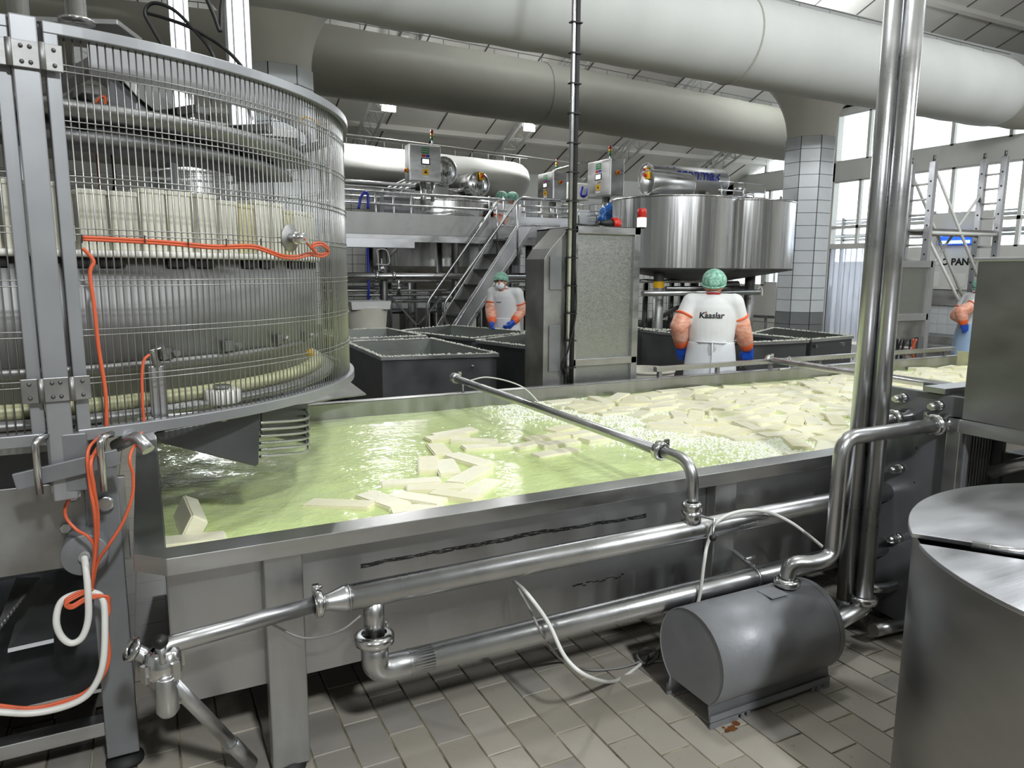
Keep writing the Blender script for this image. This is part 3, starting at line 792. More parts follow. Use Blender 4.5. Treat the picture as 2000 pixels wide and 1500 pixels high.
q = MB(); q.cyl((1.98, Y1 - .03, ZR), (1.98, Y1 - .03, .91), .009, 10); ring(q, (1.94, Y1 - .03, .935), (0, 1, 0), .027, .005); q.build('support_stem', 'steel', sp)
q = MB(); clamp_ring(q, (1.95, 2.215, .745), (0, 0, 1), .034); q.lathe([(.03, 0), (.043, .004), (.043, .05), (.03, .055)], (1.95, 2.215, .68), n=22); vb = q.build('valve_body', 'chrome', sp)
q = MB(); q.tube([(1.965, 2.18, .715), (1.985, 2.12, .715), (1.945, 2.08, .665)], .006, 8); q.build('valve_lever', 'steel', vb)
q = MB(); q.sph((1.942, 2.077, .66), .014); q.build('lever_knob', 'black', vb)
hose = MB()
hose.tube(spline([(1.98, Y1 - .12, .93), (2.12, 4.55, .955), (2.3, 4.40, .90), (2.42, 4.3, .76)], 8), .005, 6)
hose.build('spray_hose', 'white_cable', sp)
p2a = V((4.99, Y1 + .02, .915)); p2b = at(1900, 762, Y=2.40)
sp2 = thing('spray_pipe', 'stainless spray pipe crossing the far part of the basin by the worker', 'pipe', (4.9, 3.5, .84))
q = MB(); q.tube([p2a, p2b, p2b + V((-.0, -.05, 0))], .026, 18); q.build('pipe', 'steel_pipe', sp2)
q = MB(); clamp_ring(q, p2a, (0, 1, 0), .036); q.lathe([(0, .03), (.036, .03), (.036, 0)], p2a, (0, 1, 0), 20); q.build('end_cap', 'chrome', sp2)
q = MB(); q.tube(fillet([p2a + V((.0, -.12, -.075)), p2a + V((.13, -.12, -.075)), p2a + V((.13, -.12, .02))], .02), .008, 8); ring(q, p2a + V((.12, -.12, 0)), (0, 1, 0), .03, .006); q.build('support_stem', 'steel', sp2)
# slotted guide rail on the far rim
g0 = at(1280, 725, Y=Y1 - .02); g1 = at(1862, 690, Y=Y1 - .02); zg = .90
rail = thing('guide_rail', 'slotted stainless guide rail fixed along the far rim', 'rail', ((g0.x + g1.x) / 2, Y1, ZR))
q = MB(); q.bb((g0.x, Y1 - .04, .885), (g1.x, Y1 + .01, .925)); q.build('bar', 'steel', rail, .004)
k = 0; x = g0.x + .03
while x < g1.x:
    q = MB(); q.bb((x, Y1 - .03, ZR - .002), (x + .03, Y1, .887)); q.build('foot_block', 'steel_dull', rail); x += .62
q = MB()
x = g0.x + .9
while x < g1.x - .1:
    q.bb((x, Y1 - .042, .868), (x + .008, Y1 - .038, .89)); x += .055
q.build('comb_teeth', 'steel_dark', rail)

# ---------------------------------------------------------------- pipework along the front of the basin
fp = thing('front_pipework', 'stainless supply pipes running along the front of the basin', 'pipe', (1.6, 2.2, .3))
YP = 2.215
zu = .645; zl = .367
pr = at(677, 1166, Y=YP); pl = at(622, 1183, Y=YP)
q = MB(); q.tube([(pr.x, YP, zu), (4.6, YP, zu)], .044, 28); q.build('upper_pipe', 'steel_pipe', fp)
q = MB(); q.tube([(pl.x + .012, YP, zu), (pl.x + .03, YP, zu), (pr.x - .01, YP, zu), (pr.x + .005, YP, zu)], [.028, .028, .044, .0445], 28); ring(q, (pr.x + .004, YP, zu), (1, 0, 0), .044, .0025, 28); q.build('reducer', 'steel_pipe', fp)
q = MB(); clamp_ring(q, (pl.x, YP, zu), (1, 0, 0), .036, .014); q.build('clamp_collar', 'chrome', fp)
va = at(318, 1300, Y=2.13)      # drain valve position
zs = zu - .012
q = MB(); q.tube(fillet([(pl.x - .01, YP, zu), (va.x + .005, 2.15, zu - .005), (va.x, 2.13, va.z)], .10, 8), .026, 22); q.build('branch_pipe', 'steel_pipe', fp)
# tee and return pipe
tx = at(730, 1200, Y=YP).x
q = MB(); q.tube([(tx, YP, zu - .01), (tx, YP, zu - .145)], .035, 26); q.build('tee_branch', 'steel_pipe', fp)
q = MB(); clamp_ring(q, (tx, YP, zu - .16), (0, 0, 1), .053, .02); q.build('clamp_collar', 'chrome', fp)
q = MB(); q.tube(fillet([(tx, YP, zu - .17), (tx, YP, zl), (tx + .2, YP, zl)], .11, 10), .046, 28); q.build('elbow', 'steel_pipe', fp)
q = MB(); q.tube([(tx + .12, YP, zl), (4.4, YP, zl)], .046, 28); ring(q, (tx + .12, YP, zl), (1, 0, 0), .046, .002, 28); q.build('lower_pipe', 'steel_pipe', fp)
hx = at(1470, 1120, Y=YP).x
q = MB(); ring(q, (hx, YP, zl), (1, 0, 0), .051, .006, 24); q.bar((hx, YP, zl + .05), (hx, yi - .01, zl + .09), .02, .012); q.cyl((hx - .03, YP + .02, zl + .085), (hx + .03, YP + .02, zl + .085), .006); q.build('pipe_hanger', 'steel', fp)
q = MB(); q.tube(spline([(pl.x + .13, YP - .02, zu - .06), (pl.x + .06, 2.2, zu - .10), (pl.x - .04, 2.26, zu - .13), (pl.x - .13, 2.31, zu - .085)], 6), .004, 6); q.build('earth_wire', 'grey_cable', fp)
# drain valve at the left end
dv = thing('drain_valve', 'stainless butterfly drain valve at the left end of the basin', 'valve', (va.x, 2.13, .2))
vx, vy = va.x, 2.13
kb = at(313, 1253, Y=vy - .055)
q = MB(); q.lathe([(.028, .05), (.044, .045), (.044, .03), (.05, .025), (.05, -.02), (.044, -.025), (.044, -.045), (.028, -.05)], (vx, vy, va.z), n=26)
for a in range(4): q.box((vx + .05 * cos(a * pi / 2 + .6), vy + .05 * sin(a * pi / 2 + .6), va.z), (.022, .022, .05), rz=a * pi / 2 + .6)
q.build('valve_body', 'chrome', dv)
bz = at(322, 1365, Y=2.11).z
q = MB(); q.lathe([(0, .055), (.026, .055), (.03, .05), (.03, -.05), (.02, -.065), (0, -.068)], (vx + .005, vy - .03, bz + .02), n=24); q.build('outlet_cup', 'steel_pipe', dv, .003)
q = MB(); q.tube([(vx + .004, vy - .03, bz + .08), kb - V((0, 0, .015))], [.011, .008], 10); lv = q.build('lever', 'steel', dv)
q = MB(); q.sph(kb, (.021, .021, .02)); q.build('lever_knob', 'black', lv)
s0 = at(258, 1268, Y=2.16)
q = MB(); q.tube([s0, s0 + V((.06, -.005, -.05)), V((vx - .01, vy, va.z - .02))], .021, 16, caps=False); q.build('inlet_stub', 'steel_pipe', dv)
q = MB(); q.lathe([(.020, -.006), (.034, -.006), (.034, .006), (.020, .006), (.020, -.006)], s0, V((-.8, -.25, .55)), 24); q.build('inlet_ferrule', 'chrome', dv)
e0 = V((vx + .02, vy - .03, bz + .05)); e1 = at(490, 1490, Z=.03)
q = MB(); q.tube([e0, e0.lerp(e1, .72)], .02, 14); q.tube([e0.lerp(e1, .70), e1], .024, 14); q.build('drain_arm', 'steel', dv)
# ================================================================ PUMP AND RISER PIPES
mx0, mx1, my, mz, mr = 1.79, 2.43, 2.005, .232, .185
pump = thing('pump', 'grey cylindrical pump under a sheet metal cover on the floor', 'pump', (2.1, my, 0))
q = MB()
# cover: cylinder open below, straight skirt down to slotted feet
def cover_prof(n=34):
    pts = []
    a0, a1 = radians(-52), radians(232)
    for i in range(n + 1):
        a = a0 + (a1 - a0) * i / n; pts.append((my + mr * cos(a), mz + mr * sin(a)))
    return pts
cp = cover_prof(); sk0 = (cp[0][0] + .012, .018); sk1 = (cp[-1][0] - .012, .018)
prof = [sk0] + cp + [sk1]
vs = [(mx0, y, z) for y, z in prof] + [(mx1, y, z) for y, z in prof]; n = len(prof)
q.add(vs, [(i, i + 1, n + i + 1, n + i) for i in range(n - 1)], True)
cv = q.build('cover', 'motor_grey', pump); m_ = cv.modifiers.new('solid', 'SOLIDIFY'); m_.thickness = .004
q = MB(); ends = [(mx0 + .004, y, z) for y, z in cp]; q.prism(ends, (.004, 0, 0)); q.build('end_plate', 'motor_grey', pump, .002)
ends = [(mx1 - .03, y, z) for y, z in cp]
q = MB(); q.prism(ends, (.004, 0, 0)); q.build('end_plate', 'motor_grey', pump)
for yy, s in ((sk1[0], -1), (sk0[0], 1)):
    q = MB(); xs_ = [mx0, mx0 + .14, mx0 + .155, mx0 + .17, mx0 + .185, mx0 + .20, mx1 - .10, mx1 - .085, mx1 - .07, mx1 - .055, mx1 - .03, mx1]
    for i in range(0, len(xs_) - 1, 2): q.bb((xs_[i], yy - .003, .0), (xs_[i + 1], yy + .003, .028))
    q.bb((mx0, yy - .003, .026), (mx1, yy + .003, .05)); q.build('slotted_foot', 'motor_grey', pump)
q = MB(); q.cyl((mx0 + .06, my, mz - .03), (mx1 - .05, my, mz - .03), .125, 24); q.build('motor', 'steel_dark', pump)
q = MB(); pa = at(1512, 1152, Z=mz + mr + .004)
q.box((mx0 + .40, my - .02, mz + mr + .0015), (.09, .08, .003)); q.build('cover_plate', 'motor_grey', pump)
# delivery pipe: pump top -> S bend -> riser -> heat exchanger
PX = 3.16
h1 = at(1850, 827, X=PX); h2 = at(1770, 815, X=PX)
r1 = at(1637, 960, Y=h1.y)
tp = V((mx0 + .50, my + .0, mz + mr - .01))
dp = thing('delivery_pipe', 'bent stainless pipe from the pump up to the heat exchanger', 'pipe', tp)
s1 = at(1600, 1105, Y=h1.y)
q = MB(); q.tube(fillet([tp, tp + V((0, 0, .115)), V((r1.x - .10, h1.y, tp.z + .115)), V((r1.x - .005, h1.y, tp.z + .13)), V((r1.x, h1.y, h1.z)), V((PX - .06, h1.y, h1.z))], .085, 9), .031, 22); q.build('pipe', 'steel_pipe', dp)
q = MB(); clamp_ring(q, tp + V((0, 0, .03)), (0, 0, 1), .042, .018); q.build('clamp_collar', 'chrome', dp)
q = MB(); clamp_ring(q, (PX - .09, h1.y, h1.z), (1, 0, 0), .040, .02); q.lathe([(.031, -.06), (.033, .03), (.046, .05), (.046, .062)], (PX - .06, h1.y, h1.z), (1, 0, 0), 22); q.build('flange', 'chrome', dp)
r2x = at(1708, 950, Y=h2.y).x
rp = thing('return_pipe', 'slim stainless pipe curving from the heat exchanger down to the floor elbow', 'pipe', (r2x, h2.y, .1))
q = MB(); q.tube(fillet([(PX - .06, h2.y, h2.z), (r2x, h2.y, h2.z), (r2x, h2.y, .05)], .07, 8), .026, 20); q.build('pipe', 'steel_pipe', rp)
q = MB(); clamp_ring(q, (PX - .09, h2.y, h2.z), (1, 0, 0), .036, .018); q.lathe([(.027, -.06), (.03, .03), (.042, .05), (.042, .062)], (PX - .06, h2.y, h2.z), (1, 0, 0), 22); q.build('flange', 'chrome', rp)
q = MB(); q.tube(fillet([(r2x - .06, h2.y - .10, .06), (r2x + .10, h2.y - .10, .045), (PX + .25, h2.y - .12, .05)], .06, 6), .03, 20); q.build('floor_elbow', 'steel_pipe', rp)
q = MB(); q.tube(fillet([(r2x + .02, h2.y + .02, .20), (r2x + .14, h2.y - .02, .19), (PX + .2, h2.y, .24)], .06, 6), .026, 20); q.build('side_elbow', 'chrome', rp)
# twin tall risers
ta = at(1662, 1130, Y=2.12); tb_ = at(1742, 0, Y=2.12)
tw = thing('riser_pipe', 'tall stainless riser pipe of the pair, the left one', 'pipe', (2.83, 2.12, .2))
xa = at(1706, 500, Y=2.13).x; xb = at(1744, 500, Y=2.07).x
q = MB(); q.tube([(xa, 2.13, .20), (xa, 2.13, 3.6)], .038, 26); q.build('pipe', 'steel_pipe', tw)
q = MB(); q.tube(fillet([(xa, 2.13, .22), (xa, 2.13, .12), (xa - .0, 2.23, .11)], .07, 8), .037, 22); q.build('bottom_elbow', 'steel_pipe', tw)
tw2 = thing('riser_pipe', 'tall stainless riser pipe of the pair, the right one feeding the pump', 'pipe', (2.9, 2.06, .2))
q = MB(); q.tube([(xb, 2.07, .22), (xb, 2.07, 3.6)], .040, 26); q.build('pipe', 'steel_pipe', tw2)
q = MB(); clamp_ring(q, (xb, 2.07, .215), (0, 0, 1), .05, .02); q.build('clamp_collar', 'chrome', tw2)
q = MB(); q.tube(fillet([(xb, 2.07, .22), (xb, 2.07, mz - .06), (mx1 + .10, my, mz - .06)], .09, 9), .036, 22); q.build('suction_elbow', 'steel_pipe', tw2)
q = MB(); q.tube([(mx1 + .11, my, mz - .06), (mx1 - .02, my, mz - .06)], .048, 22)
for k in range(6): ring(q, (mx1 + .005 + k * .018, my, mz - .06), (1, 0, 0), .049, .006, 22)
q.build('threaded_union', 'chrome', tw2)
# ================================================================ PLATE HEAT EXCHANGER
hx_ = thing('heat_exchanger', 'plate heat exchanger with a bolted grey end plate', 'heat exchanger', (PX + .2, 2.06, 0))
yA, yB = 1.86, 2.26
q = MB(); q.bb((PX, yA, .03), (PX + .035, yB, 1.16)); q.build('end_plate', 'grey_paint', hx_, .004)
for k in range(10):
    q = MB(); q.bb((PX + .04 + k * .022, yA + .03, .08), (PX + .052 + k * .022, yB - .05, 1.10)); q.build('plate', 'steel_dull', hx_)
q = MB(); q.bb((PX + .28, yA, .03), (PX + .31, yB, 1.16)); q.build('pressure_plate', 'grey_paint', hx_)
q = MB(); q.bb((PX - .02, yA + .1, 1.165), (PX + .6, yA + .2, 1.19)); q.build('carrying_bar', 'steel', hx_)
def bolt(p, r=.02):
    q = MB(); q.cyl(p + V((-.075, 0, 0)), p + V((.02, 0, 0)), r * .62, 12); 
    q.lathe([(0, -.055), (r, -.055), (r, -.03), (0, -.03)], p, (1, 0, 0), 6, smooth=False); q.lathe([(0, -.02), (r * 1.15, -.02), (r * 1.15, 0), (0, 0)], p, (1, 0, 0), 20)
    return q.build('tie_bolt', 'chrome', hx_)
for px, py in ((1752, 777), (1822, 792), (1745, 915), (1742, 1050)): bolt(at(px + 14, py, X=PX))
for px, py in ((1790, 875), (1847, 885), (1786, 942), (1843, 955)):
    p = at(px, py, X=PX); q = MB(); q.cyl(p + V((-.002, 0, 0)), p + V((.001, 0, 0)), .004, 8); q.build('bolt_hole', 'black', hx_)
for yy in (yA + .05, yB - .05):
    q = MB(); q.bb((PX, yy - .02, 0), (PX + .3, yy + .02, .04)); q.build('foot', 'steel_dark', hx_)
# ================================================================ STEEL HOPPER BOX ON FRAME
bx = thing('hopper_box', 'grey steel box on a square tube frame at the right edge', 'box', (3.5, 1.7, 0))
BX0, BX1, BY0, BY1 = 3.13, 3.95, 1.52, 1.93
zt = at(1890, 503, X=BX0).z; zb = at(1872, 818, X=BX0).z
q = MB(); q.bb((BX0, BY0, zb), (BX1, BY1 - .06, zt - .01)); q.build('body', 'steel_barrel', bx, .004)
q = MB(); q.bb((BX0 - .012, BY0 - .012, zt - .018), (BX1 + .01, BY1 - .045, zt)); q.build('top_lip', 'steel_lid', bx, .006)
for z0_, z1_, n_ in ((zb - .06, zb, 'top_rail'), (.28, .33, 'low_rail')):
    q = MB(); q.bb((BX0, BY0, z0_), (BX0 + .05, BY1, z1_)); q.bb((BX1 - .05, BY0, z0_), (BX1, BY1, z1_)); q.bb((BX0, BY1 - .05, z0_), (BX1, BY1, z1_)); q.bb((BX0, BY0, z0_), (BX1, BY0 + .05, z1_)); q.build(n_, 'steel', bx, .003)
for x in (BX0 + .03, BX1 - .03):
    for y in (BY0 + .03, BY1 - .03):
        q = MB(); q.bb((x - .03, y - .03, 0), (x + .03, y + .03, zb - .06)); q.build('leg', 'steel', bx, .003)
q = MB(); q.bb((BX0 + .3, BY0 + .06, .45), (BX1 - .1, BY1 - .08, .9)); q.build('dark_pump_block', 'steel_dark', bx, .01)
q = MB(); q.tube(fillet([at(1935, 922, X=3.3), at(2000, 905, X=3.3), at(2080, 890, X=3.35)], .05), .028, 16); q.build('low_pipe', 'steel_pipe', bx)
# ================================================================ LIDDED STEEL BARREL
bc = V((2.475, .713, 0)); bR = .765; bz_ = .95
br = thing('steel_barrel', 'large stainless barrel with a flat hinged half lid', 'barrel', bc)
q = MB(); q.lathe([(0, .02), (bR - .02, .02), (bR - .012, .03), (bR - .012, bz_ - .012)], bc, n=96); q.build('shell', 'steel_barrel', br)
# split line of the lid
pA = at(1785, 1050, Z=bz_); pB = at(2000, 1083, Z=bz_); dl = (pB - pA).normalized()
def half(sign, z, th, gap, name, m, rad):
    c = V((bc.x, bc.y, 0)); nrm = V((-dl.y, dl.x, 0)) * sign
    pts = []
    for k in range(140):
        a = 2 * pi * k / 140; p = c + V((cos(a), sin(a), 0)) * rad
        if (p - V((pA.x, pA.y, 0))).dot(nrm) > gap: pts.append(p)
    # order along the arc
    ang = [atan2((p - c).dot(nrm), (p - c).dot(V((dl.x, dl.y, 0)))) for p in pts]
    # unwrap from the side opposite the removed segment
    ang = [a if a > -pi / 2 else a + 2 * pi for a in ang]
    pts = [p for _, p in sorted(zip(ang, pts), key=lambda t: t[0])]
    q = MB(); q.prism([p + V((0, 0, z)) for p in pts], (0, 0, th)); return q.build(name, m, br, .002)
half(1, bz_ - .010, .014, .004, 'hinged_lid', 'steel_lid', bR + .004)
half(-1, bz_ - .014, .012, .004, 'fixed_top', 'steel_lid', bR)
h0 = at(1898, 1064, Z=bz_ + .008); h1_ = at(2040, 1086, Z=bz_ + .008)
q = MB(); q.tube([h0, h1_], .011, 14)
for k in range(3): ring(q, h0.lerp(h1_, .25 + k * .25), dl, .0112, .0008, 14, 5)
q.build('hinge', 'steel_pipe', br)
# ================================================================ LOOSE HOSES BY THE PUMP
def cable(name, label, pts, r, m, cat='hose', n=10, seg=8):
    q = MB(); q.tube(spline(pts, n), r, seg); return tag(q.build(name, m), label, cat)
cable('air_hose', 'white air hose looping from under the basin down to the floor and behind the pump',
      [at(1005, 1136, Y=2.30), at(1030, 1160, Y=2.16), at(1070, 1215, Y=2.10), at(1105, 1285, Y=2.03), at(1150, 1322, Y=2.0), V(at(1200, 1330, Z=.012)), V(at(1245, 1302, Z=.012)), V(at(1290, 1262, Z=.03)), at(1330, 1225, Y=2.22), at(1362, 1180, Y=2.16), at(1375, 1100, Y=2.15), at(1382, 1062, Y=2.165), at(1400, 1020, Y=2.14), at(1440, 1000, Y=2.15), at(1490, 998, Y=2.15), at(1540, 1018, Y=2.14), at(1582, 1048, Y=2.12), at(1606, 1068, Y=2.06)], .0075, 'white_cable')
cable('air_hose', 'thin grey air hose with a small coil lying left of the pump',
      [at(1012, 1150, Y=2.29), at(1035, 1190, Y=2.20), at(1060, 1240, Y=2.15), at(1100, 1292, Z=.01), at(1150, 1308, Z=.01), at(1210, 1304, Z=.01), at(1255, 1290, Z=.02), at(1280, 1275, Z=.03), at(1262, 1265, Z=.035), at(1245, 1280, Z=.03), at(1262, 1296, Z=.02), at(1284, 1280, Z=.02), at(1275, 1268, Z=.03), at(1250, 1272, Z=.03), at(1250, 1294, Z=.01), at(1300, 1292, Z=.008), at(1345, 1310, Z=.008)], .005, 'grey_cable')
q = MB(); c = at(1262, 1290, Z=.03); q.tube([c + V((-.012, -.01, -.02)), c + V((0, -.012, .012)), c + V((.012, 0, .02))], .004, 6)
tag(q.build('cable_tie', 'black'), 'black cable tie holding the hose coil on the floor', 'cable tie')
# ================================================================ MOULDING MACHINE (left)
CX, CY, CR = -.42, 3.78, 1.327
ZC0, ZC1 = 1.20, 2.35
mc = thing('moulding_machine', 'round cheese moulding machine behind a curved wire guard', 'machine', (CX, CY, 0))
def circ(px, R=CR):
    """angle on the guard circle of the near point seen in photo column px"""
    r = at(px, 527, d=1.) - CAM; u = V((r.x, r.y)).normalized(); c = V((CX, CY))
    b = u.dot(c); disc = R * R - (c.length_squared - b * b)
    p = u * (b - sqrt(max(0, disc))); return atan2(p.y - CY, p.x - CX)
def cp_(a, R, z): return V((CX + R * cos(a), CY + R * sin(a), z))
A1 = circ(131); A2 = radians(62)                    # right door runs round to the far side
AP0, AP1 = circ(58), circ(117)                      # centre post
AL1 = circ(47); AL0 = AL1 - .75                     # left door
def arc(a0, a1, R, z, n=60): return [cp_(a0 + (a1 - a0) * i / n, R, z) for i in range(n + 1)]
def arcbar(q, a0, a1, R, z0, z1, th, n=60):
    vs = []
    for i in range(n + 1):
        a = a0 + (a1 - a0) * i / n; vs += [cp_(a, R - th / 2, z0), cp_(a, R + th / 2, z0), cp_(a, R + th / 2, z1), cp_(a, R - th / 2, z1)]
    fs = [(3, 2, 1, 0), tuple(4 * n + i for i in range(4))]
    for i in range(n):
        for k in range(4): fs.append((4 * i + k, 4 * i + (k + 1) % 4, 4 * i + 4 + (k + 1) % 4, 4 * i + 4 + k))
    q.add(vs, fs, False); return q
def onc(px, py, R=CR + .012):
    a = circ(px, R); p = cp_(a, R, 0); q_ = at(px, py, d=1.); k = V((p.x, p.y)).length / V((q_.x, q_.y)).length
    return V((p.x, p.y, CAMH + (q_.z - CAMH) * k))
wire_me = MB().tube([(0, 0, ZC0), (0, 0, ZC1)], .0023, 6).mesh('wire', 'wire_steel')
def door(a0, a1, fw0, fw1):
    q = MB(); s = 1 if a1 > a0 else -1
    arcbar(q, a0, a1, CR, ZC1 - .02, ZC1 + .012, .045, 70); arcbar(q, a0, a1, CR, ZC0 - .012, ZC0 + .024, .045, 70)
    for a, w in ((a0, fw0), (a1, fw1)):
        if w: 
            aa = a + w / CR * (1 if a == a0 else -1); arcbar(q, min(a, aa), max(a, aa), CR, ZC0, ZC1, .04, 2)
    d = q.build('guard_door', 'cage_paint', mc, .003)
    k = int((a1 - a0) * CR / .0205)
    for i in range(k):
        a = a0 + (i + .5) * (a1 - a0) / k; o = link('wire', wire_me, d); o.location = (CX + CR * cos(a), CY + CR * sin(a), 0)
    for z in (2.24, 2.09, 1.94, 1.793, 1.645, 1.50, 1.357):
        for dz in (0, .017):
            q = MB(); q.tube(arc(a0, a1, CR + .004, z + dz, 64), .0018, 5); q.build('ring_wire', 'wire_steel', d)
    return d
dR = door(A1 - .008, A2, .035, .03)
dL = door(AL0, AL1 + .012, .03, .035)
q = MB(); arcbar(q, AP0 + .004, AP1 - .004, CR, ZC0 - .18, ZC1 + .015, .07, 4); q.build('guard_post', 'cage_paint', mc, .004)
for z in (2.262, 1.352):
    q = MB(); arcbar(q, AP0 - .035, AP1 + .035, CR + .042, z - .035, z + .035, .008, 6); hg = q.build('hinge', 'steel_dull', mc, .002)
    for a in (AP0 + .0, AP1 - .0):
        q = MB(); q.cyl(cp_(a, CR + .048, z - .035), cp_(a, CR + .048, z + .035), .008, 10); q.build('hinge_pin', 'steel_dull', hg)
    for a in (AP0 - .02, AP0 + .02, AP1 - .02, AP1 + .02):
        for dz in (-.02, .02):
            q = MB(); q.sph(cp_(a, CR + .046, z + dz), .006, 8, 5); q.build('screw', 'steel_dark', hg)
# drum with mould carrier
q = MB(); q.lathe([(.3, 1.73), (1.165, 1.73), (1.165, 1.70), (1.18, 1.695), (1.18, 1.37), (1.15, 1.36), (1.15, 1.27), (.3, 1.27)], (CX, CY, 0), n=120); q.build('drum', 'steel_drum', mc)
q = MB(); q.lathe([(1.181, 1.395), (1.188, 1.39), (1.188, 1.375), (1.181, 1.37)], (CX, CY, 0), n=120); q.build('drum_hoop', 'steel_dull', mc)
q = MB(); q.lathe([(1.14, 1.285), (1.20, 1.285), (1.20, 1.245), (1.14, 1.245)], (CX, CY, 0), n=120); q.build('slide_ring', 'ptfe_band', mc)
q = MB(); q.lathe([(.95, 1.243), (1.25, 1.243), (1.25, 1.22), (.95, 1.22)], (CX, CY, 0), n=120); q.build('base_ring', 'steel_dull', mc)
q = MB(); q.lathe([(1.08, 1.73), (1.20, 1.73), (1.205, 1.735), (1.205, 1.752), (1.08, 1.752)], (CX, CY, 0), n=120); q.build('white_rim', 'white_plastic', mc)
# slots under the rim
for k in range(40):
    a = radians(-185) + k * radians(5.0)
    if k % 3 == 2: continue
    q = MB(); arcbar(q, a, a + radians(3.5), 1.178, 1.70, 1.726, .012, 3); q.build('slot', 'black', mc)
# moulds: tall plastic boxes standing on the carrier
mo = []
for hh, m in ((.185, 'mould'), (.20, 'mould'), (.18, 'mould_gap_shade')):
    q = MB(); q.box((0, 0, hh / 2), (.085, .076, hh)); q.box((0, 0, hh - .008), (.092, .081, .016)); me = q.mesh('mould', m)
    bm = bmesh.new(); bm.from_mesh(me); bmesh.ops.bevel(bm, geom=list(bm.edges), offset=.003, segments=1, affect='EDGES'); bm.to_mesh(me); bm.free(); mo.append(me)
k = 0; a = radians(-188)
rm = random.Random(4)
while a < radians(40):
    o = link('mould', mo[rm.choice((0, 0, 1, 1, 2))], mc); p = cp_(a, 1.14, 1.752); o.matrix_parent_inverse = Matrix(); o.location = p - V(mc.location); o.rotation_euler = (0, 0, a)
    a += radians(4.35) if k % 4 else radians(4.9); k += 1
# drum blocks (stops) low on the wall
for px, py in ((437, 675), (537, 662), (590, 656), (312, 690)):
    a = circ(px, 1.185)
    z = CAMH + (at(px, py, d=1.).z - CAMH) * (V((cp_(a, 1.185, 0).x, cp_(a, 1.185, 0).y)).length / V((at(px, py, d=1.).x, at(px, py, d=1.).y)).length)
    q = MB(); arcbar(q, a - .02, a + .012, 1.192, z - .018, z + .018, .02, 2); q.cyl(cp_(a + .02, 1.185, z), cp_(a + .02, 1.22, z), .012, 6); q.build('stop_block', 'steel_dull', mc)
# shroud band and inner works above the moulds (front half only, open behind)
q = MB(); arcbar(q, circ(205, 1.18), radians(-2), 1.18, 2.275, 2.39, .006, 60); q.build('shroud', 'steel_drum', mc)
q = MB(); q.lathe([(.62, 2.20), (1.16, 2.20), (1.17, 2.19), (1.17, 2.165), (.62, 2.15), (.62, 2.20)], (CX, CY, 0), n=60, a0=radians(-150), a1=radians(-8)); q.build('cam_ring', 'steel_dull', mc)
q = MB(); q.lathe([(.90, 2.12), (1.10, 2.12), (1.10, 2.095), (.90, 2.085), (.90, 2.12)], (CX, CY, 0), n=60, a0=radians(-105), a1=radians(-12)); q.build('press_ring', 'steel_drum', mc)
for k in range(7):
    a = radians(-128 + k * 18)
    q = MB(); q.bar(cp_(a, .62, 2.24), cp_(a, 1.15, 2.24), .05, .03); ar = q.build('press_arm', 'steel_dull', mc, .004)
    q = MB(); q.cyl(cp_(a, 1.02, 2.25), cp_(a, 1.02, 2.10), .018, 10); q.box(cp_(a, 1.02, 2.225), (.06, .05, .05), rz=a); q.build('press_rod', 'black', ar)
bx0 = at(145, 95, d=2.55); bx1 = at(268, 185, d=2.6)
q = MB(); q.prism([at(140, 88, d=2.62), at(262, 104, d=2.66), at(268, 150, d=2.66), at(266, 188, d=2.66), at(215, 132, d=2.64), at(140, 124, d=2.62)], FW * .3); q.build('feed_housing', 'steel_dull', mc, .004)
q = MB(); q.prism([at(214, 140, d=2.7), at(268, 190, d=2.7), at(268, 270, d=2.7), at(206, 268, d=2.7)], FW * .25); q.build('feed_housing', 'grey_paint', mc, .004)
q = MB(); q.cyl((CX, CY, 1.27), (CX, CY, 2.5), .07, 24); q.build('core', 'steel_dull', mc)
for a in (radians(-150), radians(-70), radians(5)):
    q = MB(); q.bar((CX, CY, 2.36), cp_(a, 1.17, 2.36), .05, .04); q.build('spider_arm', 'steel_dull', mc, .004)
for px in (38, 150):
    p = at(px, 45, d=2.62); q = MB(); q.lathe([(0, 0), (.06, 0), (.06, .012), (.035, .016), (.035, .5), (0, .5)], p, n=24); q.build('lift_cylinder', 'chrome', mc)
q = MB(); p0 = at(-60, 50, d=2.7); p1 = at(255, 62, d=2.75); q.bar(p0, p1, .22, .02); q.build('top_plate', 'steel_dull', mc, .003)
def profile(px, d, w, zlo):
    p = at(px, 60, d=d); g = MB()
    g.bb((p.x - w / 2, p.y - w / 2, zlo), (p.x + w / 2, p.y + w / 2, 3.9)); o = g.build('aluminium_profile', 'steel_lid', mc, .003)
    for k in (-.25, .25):
        g = MB(); g.bb((p.x + k * w - .004, p.y - w / 2 - .001, zlo), (p.x + k * w + .004, p.y - w / 2 + .001, 3.9)); g.bb((p.x + w / 2 - .001, p.y + k * w - .004, zlo), (p.x + w / 2 + .001, p.y + k * w + .004, 3.9)); g.build('slot_groove', 'steel_dark', o)
profile(350, 3.6, .09, 2.25); profile(464, 3.35, .10, 2.10)
# sensor plate on the guard with plug
aS = circ(568)
q = MB(); c = onc(568, 465, CR + .01); rad_ = V((cos(aS), sin(aS), 0))
q.lathe([(0, 0), (.05, 0), (.05, .004), (0, .004)], c, rad_, 24); sb = q.build('sensor_plate', 'steel_dull', mc)
q = MB(); q.cyl(c, c + rad_ * .07, .018, 14); ring(q, c + rad_ * .03, rad_, .02, .005, 14); q.build('sensor', 'chrome', sb)
